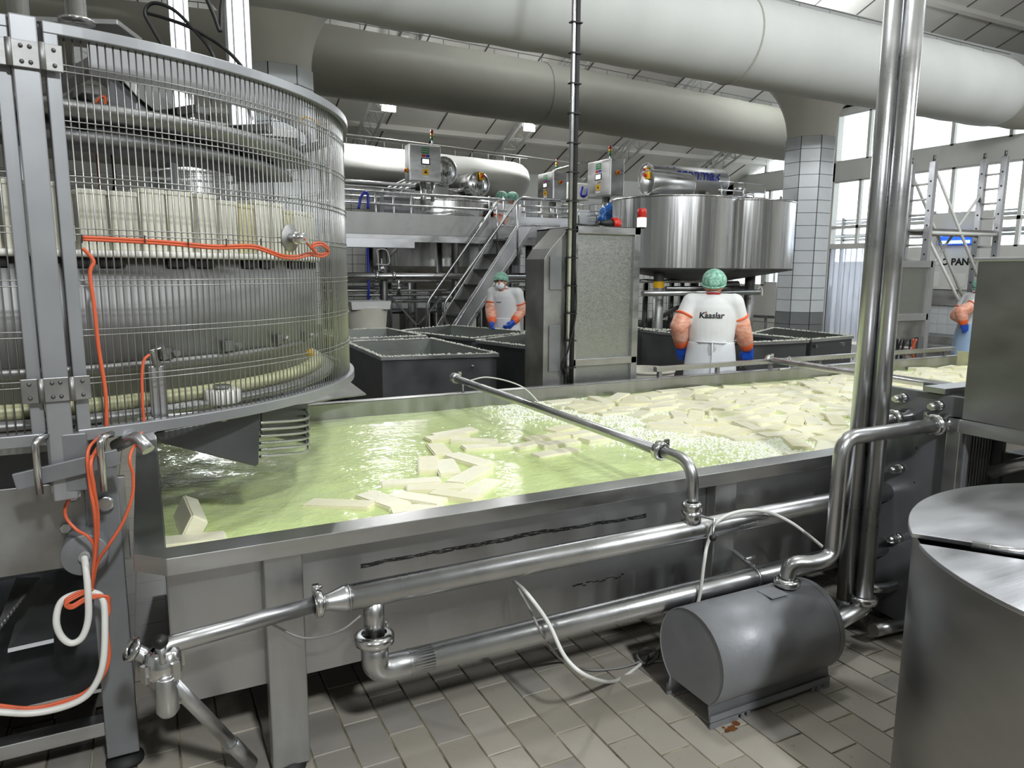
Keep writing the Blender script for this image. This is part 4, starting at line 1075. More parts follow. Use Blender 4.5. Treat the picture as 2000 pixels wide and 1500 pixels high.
# white idler roller under the drum, yellow knob, swing arm
aR = circ(420, 1.24); zr = onc(420, 774, 1.24).z
q = MB(); q.lathe([(0, .025), (.055, .025), (.062, .02), (.062, -.02), (.055, -.025), (0, -.025)], cp_(aR, 1.24, zr), n=36); rl_ = q.build('idler_roller', 'white_plastic', mc)
q = MB(); q.cyl(cp_(aR, 1.24, zr - .09), cp_(aR, 1.24, zr + .035), .016, 14); q.lathe([(0, .03), (.03, .03), (.03, .04), (0, .04)], cp_(aR, 1.24, zr), n=6, smooth=False); q.build('roller_axle', 'steel', rl_)
q = MB(); q.sph(onc(600, 690, 1.24), .018); q.build('clamp_knob', 'yellow', mc)
aB = circ(292, 1.27)
zb0, zb1 = onc(292, 815, 1.27).z, onc(292, 715, 1.27).z
q = MB(); q.bar(cp_(aB, 1.27, zb0), cp_(aB, 1.27, zb1), .05, .02, up=(0, 1, 0)); q.tube([cp_(aB, 1.28, zb1), cp_(aB - .012, 1.28, zb1 + .05), cp_(aB + .012, 1.28, zb1 + .062), cp_(aB + .022, 1.28, zb1 + .02)], .012, 10); q.build('sensor_bracket', 'steel', mc, .003)
# discharge chute: two black plates and curved guide bars above the brine
Yc = 2.95
def pl(pts, Y, th, m='dark_panel', nm='chute_plate'):
    q = MB(); q.prism([at(x, y, Y=Y) for x, y in pts], (0, th, 0)); return q.build(nm, m, mc, .003)
pl([(300, 846), (508, 806), (505, 905), (500, 911), (318, 866)], 2.72, .012)
q = MB(); q.prism([at(508, 800, Y=3.05), at(598, 788, Y=3.25), at(598, 862, Y=3.25), at(592, 866, Y=3.24), at(508, 848, Y=3.05)], (.006, -.008, 0)); q.build('chute_plate', 'dark_panel', mc)
for k in range(6):
    f = k / 5
    a = at(508, 826 + 66 * f, Y=2.73); b = at(598, 800 + 62 * f, Y=3.24); c = (a + b) / 2 + V((.07, -.05, -.01))
    q = MB(); q.tube(spline([a, c, b], 8), .0055, 8); q.build('guide_bar', 'steel', mc)
# machine base under the guard
YBs = 2.62
def fb(x0, y0, x1, y1, m, nm, th=.02, bev=.003, Y=YBs):
    a = at(x0, y1, Y=Y); b = at(x1, y0, Y=Y); q = MB(); q.bb((a.x, Y, a.z), (b.x, Y + th, b.z)); return q.build(nm, m, mc, bev)
fb(-40, 930, 243, 1135, 'steel_dull', 'base_panel', .02)
q = MB(); a = at(206, 1440, Y=YBs - .03); b = at(247, 1150, Y=YBs - .03); q.bb((a.x, YBs - .03, .06), (b.x, YBs + .01, at(230, 885, Y=YBs).z)); q.build('leg', 'grey_paint', mc, .004)
q = MB(); q.lathe([(0, 0), (.06, 0), (.06, .014), (.03, .035), (.014, .04), (.014, .075)], ((a.x + b.x) / 2, YBs + .03, 0), n=20); q.build('leg_foot', 'black_rubber', mc)
for xx in (-1.75, -.95):
    for yy in (YBs + .05, 4.6):
        q = MB(); q.bb((xx - .05, yy - .05, .0), (xx + .05, yy + .05, 1.22)); q.build('leg', 'steel_dull', mc, .004)
q = MB(); q.bb((-.35, 4.5, 0), (-.25, 4.6, 1.22)); q.build('leg', 'steel_dull', mc)
q = MB(); q.bb((-1.9, YBs + .0, 1.13), (-.22, 4.7, 1.20)); q.build('base_deck', 'steel_dull', mc)
zlow = at(150, 1440, Y=YBs).z
q = MB(); q.bb((-1.9, YBs, zlow - .02), (a.x, YBs + .06, zlow + .03)); q.build('low_rail', 'steel', mc, .003)
zsh = at(100, 1370, Y=YBs).z
q = MB(); q.prism([V((-1.9, YBs - .01, zsh - .03)), V((a.x, YBs - .01, zsh)), V((a.x, YBs + .9, zsh + .10)), V((-1.9, YBs + .9, zsh + .07))], (0, 0, .012)); q.build('drip_tray', 'steel_lid', mc)
q = MB(); q.prism([at(15, 1275, Y=2.75), at(105, 1255, Y=2.75), at(108, 1148, Y=3.05), at(52, 1150, Y=3.05)], (0, .01, .01)); q.build('inspection_plate', 'steel_lid', mc)
q = MB(); q.bb((-1.9, YBs + .9, 0), (-.22, YBs + .95, 1.1)); q.build('back_panel', 'dark_panel', mc)
q = MB()
for k in range(9):
    pa_ = at(-10 + k * 6, 1240 - k * 8, Y=2.75); pb_ = at(35 + k * 5, 1130, Y=2.95); q.tube([pa_, pb_], .006, 6)
q.build('wire_bundle', 'steel_dark', mc)
# post foot block, cross bar with two handles, gear motor
fb(100, 845, 168, 965, 'grey_paint', 'post_foot', .08, .004, 2.43)
q = MB(); a = at(28, 942, Y=2.41); b = at(232, 892, Y=2.41); q.bar(a, b, .012, .05); q.build('cross_bar', 'grey_paint', mc, .003)
for px, py in ((68, 865), (195, 862)):
    p = at(px, py, Y=2.39); q = MB(); q.tube(fillet([p + V((.03, .05, .01)), p + V((0, 0, .01)), p + V((0, -.0, -.15))], .03, 5), .010, 10); q.build('locking_pin', 'chrome', mc)
gm = at(165, 1085, Y=2.50)
q = MB(); q.lathe([(0, -.0), (.066, 0), (.066, .14), (0, .14)], gm, (0, 1, 0), 40); g_ = q.build('gear_motor', 'grey_paint', mc, .004)
q = MB(); q.cyl(gm + V((0, -.02, .0)), gm + V((0, .01, .0)), .016, 12); q.build('cable_gland', 'grey_cable', g_)
for px, py in ((140, 965), (205, 985)):
    p = at(px, py, Y=2.57); q = MB(); q.cyl(p, p + V((0, .06, 0)), .018, 14); q.lathe([(.018, 0), (.026, 0), (.026, .012), (.018, .012)], p, (0, 1, 0), 16); q.build('socket', 'steel', mc)
for px, py in ((128, 1033), (218, 1085)):
    p = at(px, py, Y=2.6); q = MB(); q.lathe([(0, 0), (.016, 0), (.016, .02), (0, .02)], p, (0, 1, 0), 6, smooth=False); q.build('bolt', 'steel', mc)
# bent outlet pipe beside the post and shelf stub
q = MB(); q.tube(fillet([at(225, 872, Y=2.5), at(268, 850, Y=2.45), at(290, 880, Y=2.42)], .04), .02, 14); q.build('outlet_pipe', 'steel_pipe', mc)
# lip plate between guard and basin (far side), as seen beyond the guard
q = MB(); q.prism([at(560, 800, Z=.90), at(650, 780, Z=.90), at(715, 772, Z=.90), at(672, 740, Z=.98), at(600, 760, Z=.98)], (0, 0, .01)); q.build('discharge_apron', 'steel_dull', mc)

# ---------------------------------------------------------------- cables on the machine
for s, lab in ((0, 'orange sensor cable strung along the guard wires, upper of the pair'), (5, 'orange sensor cable strung along the guard wires, lower of the pair')):
    cable('sensor_cable', lab, [onc(166, 463 + s), onc(230, 466 + s), onc(330, 472 + s), onc(420, 480 + s), onc(490, 479 + s), onc(520, 486 + s), onc(552, 498 + s), onc(580, 500 + s), onc(605, 494 + s, CR + .03), onc(632, 496 + s, CR + .04), onc(643, 486 + s, CR + .05), onc(630, 474 + s, CR + .06), onc(612, 478 + s, CR + .06), onc(620, 496, CR + .05), onc(606, 480, CR + .06), onc(596, 467, CR + .08)], .0045, 'orange_cable', 'cable', 8, 6)
q = MB()
for px in (165, 287, 371, 445, 512): p = onc(px, 473 if px > 300 else 467, CR + .018); q.box(p, (.004, .004, .022))
tag(q.build('cable_ties', 'black'), 'black ties fixing the orange cables to the guard', 'cable tie')
cable('sensor_cable', 'orange cable dropping down beside the guard post hinge', [onc(165, 485), onc(176, 497), onc(184, 512), onc(175, 535), onc(178, 600), onc(180, 680), onc(186, 760), onc(184, 822), onc(177, 855), at(178, 900, Y=2.38), at(183, 950, Y=2.38), at(190, 1000, Y=2.4), at(190, 1050, Y=2.42), at(184, 1100, Y=2.44), at(180, 1140, Y=2.45), at(172, 1180, Y=2.46)], .006, 'orange_cable', 'cable', 8, 6)
cable('sensor_cable', 'orange cable running from the hinge side to the lower socket', [onc(176, 850), at(172, 880, Y=2.39), at(176, 950, Y=2.38), at(184, 1000, Y=2.38), at(187, 1060, Y=2.41), at(182, 1120, Y=2.43), at(178, 1160, Y=2.45)], .005, 'orange_cable', 'cable', 8, 6)
cable('sensor_cable', 'orange cable hanging from the bracket sensor across the lower guard', [onc(280, 693), onc(268, 705), onc(262, 735), onc(259, 790), onc(256, 840), at(254, 890, Y=2.40), at(260, 930, Y=2.40), at(258, 970, Y=2.40), at(240, 1020, Y=2.40), at(212, 1065, Y=2.4), at(190, 1100, Y=2.43), at(180, 1150, Y=2.45)], .005, 'orange_cable', 'cable', 8, 6)
cable('sensor_cable', 'orange cable curving from the left socket into the bundle', [at(140, 968, Y=2.55), at(128, 990, Y=2.5), at(130, 1012, Y=2.46), at(150, 1035, Y=2.44), at(172, 1048, Y=2.42), at(184, 1070, Y=2.42), at(182, 1120, Y=2.43)], .005, 'orange_cable', 'cable', 8, 6)
cable('power_cable', 'white power cable looping below the grey gear motor', [gm + V((0, -.02, 0)), at(168, 1110, Y=2.44), at(172, 1160, Y=2.42), at(172, 1210, Y=2.42), at(160, 1245, Y=2.42), at(138, 1256, Y=2.42), at(118, 1240, Y=2.42), at(110, 1210, Y=2.42), at(120, 1175, Y=2.43), at(150, 1160, Y=2.44), at(185, 1158, Y=2.45), at(202, 1175, Y=2.44), at(205, 1230, Y=2.42), at(202, 1290, Y=2.4), at(190, 1330, Y=2.4), at(165, 1362, Y=2.4), at(120, 1382, Y=2.4), at(60, 1393, Y=2.4), at(-10, 1390, Y=2.4)], .010, 'white_cable', 'cable', 10, 10)
for k in range(3):
    cable('sensor_cable', ('orange cable bundled along the white cable, outermost of three', 'orange cable bundled along the white cable, middle of three', 'orange cable bundled along the white cable, innermost of three')[k],
      [at(178 + 2 * k, 1150, Y=2.44), at(150, 1158 + 4 * k, Y=2.42), at(128, 1172 + 4 * k, Y=2.41), at(140, 1182 + 3 * k, Y=2.42), at(172, 1165 + 3 * k, Y=2.43), at(205 + 3 * k, 1165, Y=2.44), at(214 - 2 * k, 1190, Y=2.44), at(204 + 3 * k, 1230, Y=2.43), at(210 + 2 * k, 1285, Y=2.42), at(198, 1318 + 4 * k, Y=2.41), at(168, 1350 + 3 * k, Y=2.41), at(120, 1370 + 4 * k, Y=2.41), at(60, 1382 + 3 * k, Y=2.41), at(-10, 1376 + 4 * k, Y=2.41)], .0045, 'orange_cable', 'cable', 8, 6)
cable('control_cable', 'black cable looped above the guard between the two aluminium profiles', [at(335, 118, d=3.2), at(300, 60, d=3.2), at(283, 25, d=3.2), at(300, 6, d=3.2), at(340, 20, d=3.2), at(385, 65, d=3.2), at(412, 100, d=3.2), at(430, 150, d=3.2)], .008, 'black', 'cable', 10, 8)
cable('control_cable', 'black cable crossing from the left loop to the right aluminium profile', [at(285, 25, d=3.25), at(330, 38, d=3.22), at(380, 58, d=3.2), at(440, 96, d=3.2), at(480, 140, d=3.2), at(505, 180, d=3.2)], .008, 'black', 'cable', 10, 8)
cable('control_cable', 'black cable hanging beside the right aluminium profile', [at(400, -10, d=3.1), at(418, 30, d=3.1), at(430, 60, d=3.1), at(432, 20, d=3.12), at(437, -15, d=3.12)], .009, 'black', 'cable', 10, 8)
cable('sensor_cable', 'orange cable in front of the left guard panel', [at(-10, 185, d=2.3), at(22, 190, d=2.3), at(33, 215, d=2.3), at(35, 160, d=2.3), at(30, 240, d=2.3), at(10, 255, d=2.3), at(-10, 245, d=2.3)], .006, 'orange_cable', 'cable', 8, 6)
cable('sensor_cable', 'orange cable inside the guard hanging in front of the moulds', [at(175, 215, d=2.75), at(198, 190, d=2.75), at(206, 200, d=2.75), at(190, 270, d=2.7), at(192, 330, d=2.68), at(198, 385, d=2.66)], .006, 'orange_cable', 'cable', 8, 6)
cable('control_cable', 'black cable bundle inside the guard beside the orange one', [at(210, 200, d=2.78), at(214, 270, d=2.74), at(220, 310, d=2.72), at(224, 350, d=2.7), at(222, 385, d=2.68)], .007, 'black', 'cable', 8, 6)
cable('signal_cable', 'thin yellow cable curled at the guard top right', [onc(596, 240, 1.25), onc(600, 230, 1.25), onc(615, 231, 1.25), onc(626, 238, 1.26), onc(634, 246, 1.27)], .004, 'yellow', 'cable', 8, 6)
# ================================================================ OPEN STEEL TROUGHS
def trough(name, label, px, z=.88, zb=.14, group=None, m='dark_panel', feet=True, curd=True):
    C = [at(x, y, Z=z) for x, y in px]; c = sum(C, V()) / 4
    t = thing(name, label, 'trough', (c.x, c.y, 0), group)
    q = MB()
    for i in range(4):
        a, b = C[i], C[(i + 1) % 4]; a2 = a + (c - a) * .03; b2 = b + (c - b) * .03; a3 = a + (c - a) * .05; b3 = b + (c - b) * .05
        q.add([V((a2.x, a2.y, z)), V((b2.x, b2.y, z)), V((b2.x, b2.y, zb)), V((a2.x, a2.y, zb))], [(0, 1, 2, 3)])
    q.build('shell', m, t).modifiers.new('solid', 'SOLIDIFY').thickness = .006
    q = MB()
    for i in range(4):
        a, b = C[i], C[(i + 1) % 4]; a3 = a + (c - a) * .045; b3 = b + (c - b) * .045
        q.add([a3 + V((0, 0, -.004)), b3 + V((0, 0, -.004)), V((b3.x, b3.y, z - .45)), V((a3.x, a3.y, z - .45))], [(0, 1, 2, 3)])
    k = [V((p.x + (c.x - p.x) * .045, p.y + (c.y - p.y) * .045, z - .44)) for p in C]; q.add(k, [(0, 1, 2, 3)])
    q.build('lining', 'wet_steel', t).modifiers.new('solid', 'SOLIDIFY').thickness = .003
    q = MB()
    for i in range(4):
        a, b = C[i], C[(i + 1) % 4]; i1 = a + (c - a) * .055; i2 = b + (c - b) * .055
        q.add([a, b, i2, i1], [(0, 1, 2, 3)]); q.add([a, b, b - V((0, 0, .035)), a - V((0, 0, .035))], [(0, 1, 2, 3)])
    r = q.build('rim', 'steel', t); r.modifiers.new('solid', 'SOLIDIFY').thickness = .004
    for i in range(4):
        p = C[i] + (c - C[i]) * .1; q = MB(); q.lathe([(0, 0), (.035, 0), (.035, .03), (.02, .05), (.02, zb)], (p.x, p.y, 0), n=12); q.build('foot', 'black_rubber', t)
    if curd:
        q = MB(); rr = random.Random(len(label))
        for _ in range(420):
            i = rr.randrange(4); a, b = C[i], C[(i + 1) % 4]; f = rr.random() ** 1.2; p = a.lerp(b, rr.random()); p = p + (c - p) * rr.uniform(0, .05)
            s = rr.uniform(.006, .02); q.box((p.x, p.y, z + s * .3), (s, s * .8, s * .7), rz=rr.random() * 3)
        q.build('curd_crumbs', 'foam', t)['kind'] = 'stuff'
    return t
t1 = trough('drain_trough', 'square steel trough nearest to the spray pipe end, rim dusted with curd', [(744, 697), (975, 690), (843, 660), (672, 667)])
for px, py in ((797, 718), (920, 714)):
    p = at(px, py, Y=at(px, 690, Z=.88).y - .02); q = MB(); q.lathe([(0, 0), (.03, 0), (.03, .01), (.012, .02), (.012, .05), (0, .05)], p, (0, -1, 0), 12); q.build('lug', 'steel_dull', t1)
trough('drain_trough', 'steel trough half hidden behind the nearest square trough', [(668, 662), (836, 656), (757, 641), (600, 646)])
trough('drain_trough', 'long steel trough under the hands of the masked worker', [(776, 646), (922, 661), (1041, 648), (880, 635)])
trough('drain_trough', 'steel trough running in behind the tall speckled cabinet', [(928, 664), (1085, 683), (1180, 664), (1046, 649)])
t5 = trough('drain_trough', 'steel trough behind the worker seen from the back', [(1250, 643), (1462, 669), (1581, 664), (1395, 642)])
t6 = trough('drain_trough', 'rightmost steel trough below the tiled column', [(1462, 652), (1586, 663), (1668, 656), (1510, 640)])
for T_, L_ in ((t5, ((1480, 690), (1540, 680))), (t6, ((1592, 676), (1645, 672)))):
    for px, py in L_:
        p = at(px, py, Y=at(px, 662, Z=.88).y - .03); q = MB(); q.box(p, (.03, .05, .04)); q.build('lug', 'steel_dull', T_)
trough('drain_trough', 'farthest steel trough in the dim space left of the worker seen from the back', [(1180, 634), (1300, 646), (1385, 634), (1275, 622)])
# pale plastic tub beside that worker
p = at(1262, 735, Y=5.25)
tb = thing('plastic_tub', 'white plastic tub on the floor left of the worker seen from the back', 'tub', (p.x, p.y, 0))
q = MB(); q.lathe([(0, .0), (.2, 0), (.23, .62), (.25, .80), (.24, .82), (.21, .80), (.2, .1), (0, .1)], (p.x, p.y, 0), n=36); q.build('shell', 'tub_white', tb)
q = MB(); ring(q, (p.x, p.y, .81), (0, 0, 1), .245, .014, 36, 8); q.build('lip', 'tub_white', tb)

# ================================================================ SPECKLED LIFT CABINET AND CONDUITS
YC = 4.82
cb = thing('lift_cabinet', 'tall steel cabinet speckled with splashes standing behind the basin', 'cabinet', (3.25, 5.0, 0))
cx0, cx1 = 2.945, 3.585; czt = 2.035
def fr(q, x0, x1, z0, z1, d=.05): q.bb((x0, YC, z0), (x1, YC + d, z1))
q = MB(); fr(q, cx0, cx0 + .055, .1, czt); fr(q, cx1 - .055, cx1, .1, czt); fr(q, cx0, cx1, czt - .055, czt); fr(q, cx0, cx1, .95, 1.005); fr(q, cx0, cx1, .1, .16); q.build('frame', 'steel', cb, .003)
q = MB(); q.bb((cx0 + .05, YC + .03, 1.0), (cx1 - .05, YC + .036, czt - .05)); q.build('panel', 'wet_steel', cb)
q = MB(); q.bb((cx0 + .05, YC + .03, .16), (cx1 - .05, YC + .036, .95)); q.build('panel', 'wet_steel', cb)
q = MB(); q.bb((cx0, YC + .05, .1), (cx0 + .01, YC + .55, czt - .01)); q.bb((cx1 - .01, YC + .05, .1), (cx1, YC + .55, czt - .01)); q.bb((cx0, YC + .55, .1), (cx1, YC + .56, czt - .01)); q.bb((cx0, YC + .05, czt - .02), (cx1, YC + .56, czt - .01)); q.build('housing', 'steel_dull', cb)
for x in (cx0 + .03, cx1 - .03):
    for y in (YC + .03, YC + .5):
        q = MB(); q.lathe([(0, 0), (.04, 0), (.04, .03), (.015, .05), (.015, .1)], (x, y, 0), n=14); q.build('foot', 'black_rubber', cb)
# side column with sloping top
q = MB(); q.prism([V((2.715, YC + .02, .02)), V((2.93, YC + .02, .02)), V((2.93, YC + .02, 2.02)), V((2.77, YC + .02, 1.86)), V((2.715, YC + .02, 1.78))], (0, .3, 0)); sc_ = q.build('side_column', 'steel_dull', cb, .003)
for z0_, z1_ in ((1.55, 1.80), (.92, 1.28)):
    q = MB(); q.bb((2.76, YC + .008, z0_), (2.86, YC + .02, z1_)); q.build('cover_plate', 'grey_paint', sc_, .002)
# beacon on the cabinet
bp = at(1253, 446, Y=YC + .06)
bc_ = thing('signal_beacon', 'lit green and red signal beacon on the lift cabinet corner', 'beacon', (bp.x, YC + .06, czt))
q = MB(); q.lathe([(0, 0), (.03, 0), (.03, .012), (.022, .014)], (bp.x, YC + .06, czt), n=24); q.build('base', 'black', bc_)
q = MB(); q.lathe([(0, .012), (.035, .012), (.037, .02), (.037, .085), (0, .085)], (bp.x, YC + .06, czt), n=28); q.build('green_lens', 'beacon_green', bc_)
q = MB(); q.lathe([(0, .086), (.036, .086), (.036, .15), (.03, .158), (0, .158)], (bp.x, YC + .06, czt), n=28); q.build('red_lens', 'beacon_red', bc_)
# plug lying on the cabinet
pg = at(1196, 437, Y=YC + .12)
pl_ = thing('power_plug', 'red and black industrial plug lying on the lift cabinet', 'plug', (pg.x, YC + .12, czt))
q = MB(); q.lathe([(0, -.10), (.018, -.10), (.022, -.05), (.03, -.04), (.03, .02), (0, .02)], (pg.x - .02, YC + .12, czt + .035), (1, 0, 0), 18); q.build('grip', 'black', pl_)
q = MB(); q.lathe([(0, .02), (.036, .02), (.036, .085), (0, .085)], (pg.x - .02, YC + .12, czt + .035), (1, 0, 0), 18); q.box((pg.x + .02, YC + .12, czt + .075), (.05, .03, .012)); q.build('shroud', 'red', pl_)
q = MB(); q.tube(spline([(pg.x - .12, YC + .12, czt + .03), (pg.x - .22, YC + .1, czt + .012), (cx0 + .02, YC + .06, czt + .012), (cx0 - .01, YC + .0, czt - .05), (cx0 - .02, YC - .02, 1.6), (cx0 - .03, YC - .03, 1.2), (cx0 - .06, YC - .01, .95), (cx0 - .02, YC, .86)], 8), .008, 6); q.build('lead', 'black', pl_)
cd = thing('cable_conduit', 'tall pair of black and bright conduits rising beside the lift cabinet', 'conduit', (2.91, YC - .03, .1))
q = MB(); q.tube([(2.905, YC - .03, 0), (2.905, YC - .03, 6.0)], .017, 12); q.build('bright_tube', 'steel_pipe', cd)
q = MB(); q.tube([(2.945, YC - .02, 0), (2.945, YC - .02, 6.0)], .021, 12); q.build('black_tube', 'black_rubber', cd)
for k in range(22):
    q = MB(); q.box((2.925, YC - .028, .95 + k * .21), (.09, .05, .008)); q.build('tie', 'black', cd)
q = MB(); q.tube(spline([(2.95, YC - .03, 1.8), (2.96, YC - .05, 1.4), (2.90, YC - .05, 1.1), (2.86, YC - .04, .98), (2.93, YC - .03, .85)], 8), .007, 6); q.build('loose_cable', 'black', cd)

# ================================================================ CHEESE VATS
def outline_oo(c1, c2, R, n=40):
    """two overlapping circles side by side along X"""
    d = (c2[0] - c1[0]) / 2; a = math.acos(d / R); pts = []
    for i in range(n + 1):
        t = a + (2 * pi - 2 * a) * i / n; pts.append((c1[0] + R * cos(t), c1[1] + R * sin(t)))
    for i in range(n + 1):
        t = -(pi - a) + (2 * pi - 2 * a) * i / n; pts.append((c2[0] + R * cos(t), c2[1] + R * sin(t)))
    return pts
def loft(q, rows, smooth=True, cap0=False, cap1=False):
    n = len(rows[0]); vs = [p for r in rows for p in r]
    q.add(vs, [(i * n + k, i * n + (k + 1) % n, (i + 1) * n + (k + 1) % n, (i + 1) * n + k) for i in range(len(rows) - 1) for k in range(n)], smooth)
    k0 = len(q.v) - len(vs)
    for f, r in ((cap0, 0), (cap1, len(rows) - 1)):
        if f: q.f.append([k0 + r * n + i for i in range(n)]); q.sm.append(False); q.mi.append(0)
YV = 8.6
c1 = at(1316, 450, Y=YV); Rv = .90
c1 = (c1.x, YV); c2 = (c1[0] + 1.12, YV)
zvb = at(1330, 526, Y=YV - Rv).z; zvt = at(1330, 380, Y=YV - Rv).z
va_ = thing('cheese_vat', 'double round stainless cheese vat beside the tiled column', 'vat', (c1[0] + .56, YV, 0))
O = outline_oo(c1, c2, Rv); cx_ = (c1[0] + c2[0]) / 2
def row(k, z): return [V((cx_ + (x - cx_) * k, YV + (y - YV) * k, z)) for x, y in O]
q = MB(); loft(q, [row(1, zvb), row(1, zvt)]); q.build('shell', 'steel_vat', va_)
q = MB(); loft(q, [row(1.0, zvt), row(1.008, zvt + .004), row(1.008, zvt + .028), row(.97, zvt + .03), row(.5, zvt + .06)], cap1=True); q.build('top', 'steel_vat', va_)
q = MB(); loft(q, [row(1.004, zvb + .02), row(1.004, zvb - .004), row(.99, zvb - .006), row(.3, zvb - .16)], cap1=True); q.build('bottom', 'steel_dark', va_)
for px in (1285, 1462):
    x = at(px, 600, Y=YV - .35).x; q = MB(); q.cyl((x, YV - .35, 0), (x, YV - .35, zvb + .01), .075, 20); lg = q.build('leg', 'steel_dull', va_)
    if px == 1285:
        q = MB(); q.lathe([(.0765, 0), (.0765, .09)], (x, YV - .35, 1.46), n=20); q.build('warning_sticker', 'yellow', lg)
for dx in (.2, .9):
    q = MB(); q.cyl((c1[0] + dx, YV + .55, 0), (c1[0] + dx, YV + .55, zvb), .075, 16); q.build('leg', 'steel_dull', va_)
# stack pipe, lifting eye, small fittings on top
p = at(1443, 385, Y=YV - .2); zz = zvt + .03
q = MB(); q.lathe([(.06, 0), (.06, .16), (.085, .17), (.085, .21), (.05, .235), (0, .24)], (p.x, YV - .2, zz), n=24); q.build('vent_stack', 'steel_pipe', va_)
p = at(1472, 380, Y=YV - .3); q = MB(); q.tube(spline([(p.x, YV - .3, zz - .02), (p.x + .01, YV - .3, zz + .10), (p.x - .08, YV - .25, zz + .12), (p.x - .12, YV - .2, zz + .02)], 6), .02, 10); q.build('bent_pipe', 'steel_pipe', va_)
p = at(1513, 397, Y=YV - .1); q = MB(); ring(q, (c2[0] + .72, YV - .25, zz + .07), (.6, -1, 0), .05, .012, 20, 8); q.build('lifting_eye', 'steel_dull', va_)
for k in range(7):
    x = c1[0] - .75 + k * .09; q = MB(); q.cyl((x, YV - .25 + .05 * (k % 3), zvt), (x, YV - .25 + .05 * (k % 3), zvt + .06 + .05 * (k % 2)), .014, 8); q.sph((x, YV - .25 + .05 * (k % 3), zvt + .07 + .05 * (k % 2)), .022, 10, 6); q.build('valve_stub', 'steel_pipe', va_)
def drum_motor(name, label, px, py, px1, Y, r, letter=None, sw=(-5, -9)):
    a = at(px, py, Y=Y); b = at(px1, py, Y=Y); L = b.x - a.x
    t = thing(name, label, 'drive unit', (a.x + L / 2, Y, a.z - r))
    q = MB(); q.lathe([(0, 0), (r * .97, 0), (r, .01), (r, L - .03), (r * .94, L - .01), (0, L)], a, (1, 0, 0), 44); dr = q.build('housing', 'steel', t)
    q = MB(); ring(q, a + V((.002, 0, 0)), (1, 0, 0), r * .985, .008, 40, 6); q.build('end_ring', 'steel_pipe', t)
    s = a + V((-.03, sw[0] * .01, -sw[1] * .01)); q = MB(); q.box(s, (.05, .075, .10)); sb_ = q.build('switch_box', 'yellow', t, .006)
    q = MB(); q.cyl(s + V((-.05, 0, .0)), s, .022, 14); q.box(s + V((-.06, 0, 0)), (.02, .015, .045)); q.build('switch_knob', 'red', sb_)
    q = MB()
    for f in (.25, .75): q.bb((a.x + L * f - .04, Y - r * .5, a.z - r - .12), (a.x + L * f + .04, Y + r * .5, a.z - r * .7))
    q.build('saddle', 'steel_dull', t)
    if letter:
        txt, size, cx, cz = letter; me = text_mesh(txt, size, .25, .004)
        for v in me.vertices:
            x = v.co.x + a.x + L * cx; ang = (v.co.y) / r + cz
            v.co = V((x, Y - (r + .004) * cos(ang), a.z + (r + .004) * sin(ang)))
        me.materials.clear(); me.materials.append(M['lettering_blue']); link('lettering', me, dr)
    return t
drum_motor('drive_unit', 'short round drive housing with yellow switch in front on the right vat', 1263, 357, 1346, YV - .35, .17)
drum_motor('drive_unit', 'long round drive housing with blue lettering behind the right vat', 1262, 345, 1410, YV + 1.3, .215, ('Ucgenmak', .27, .5, .32))
# rails and pipes above the right vat
rl = thing('vat_railing', 'thin steel railing on top of the right vat', 'railing', (c2[0], YV, zvt))
for z in (.10, .18, .30):
    q = MB(); q.tube([(c1[0] + .55, YV - .3, zvt + z), (c2[0] + .35, YV - .3, zvt + z)], .012, 8); q.build('rail', 'steel_pipe', rl)
for x in (c1[0] + .6, c2[0] - .1, c2[0] + .33):
    q = MB(); q.cyl((x, YV - .3, zvt), (x, YV - .3, zvt + .31), .013, 8); q.build('post', 'steel_pipe', rl)

# rear vats
def vat(label, px, py_t, Y, r, zb_, motor=None):
    c = at(px, 450, Y=Y); zt_ = at(px, py_t, Y=Y - r).z; t = thing('cheese_vat', label, 'vat', (c.x, Y, 0))
    q = MB(); q.lathe([(r, zb_), (r, zt_)], (c.x, Y, 0), n=72); q.build('shell', 'steel_vat', t)
    q = MB(); q.lathe([(r, zt_), (r * 1.01, zt_ + .005), (r * 1.01, zt_ + .03), (r * .8, zt_ + .09), (r * .3, zt_ + .15), (0, zt_ + .16)], (c.x, Y, 0), n=72); q.build('dome', 'steel_vat', t)
    q = MB(); q.lathe([(r, zb_), (r * .5, zb_ - .35), (.1, zb_ - .5), (0, zb_ - .5)], (c.x, Y, 0), n=72); q.build('cone', 'steel_tank', t)
    q = MB(); q.lathe([(.22, 0), (.22, .10), (.25, .10), (.25, .14), (.2, .17), (0, .17)], (c.x + .15, Y - r * .45, zt_ + .10), n=28); q.build('manhole', 'steel_pipe', t)
    for k in range(4):
        a = pi / 4 + k * pi / 2; q = MB(); q.cyl((c.x + r * .8 * cos(a), Y + r * .8 * sin(a), 0), (c.x + r * .8 * cos(a), Y + r * .8 * sin(a), zb_), .08, 14); q.build('leg', 'steel_dark', t)
    return t, c, zt_
vB, cB, ztB = vat('wide stainless cheese vat behind the stairs and walkway', 850, 390, 13.3, 1.30, 1.75)
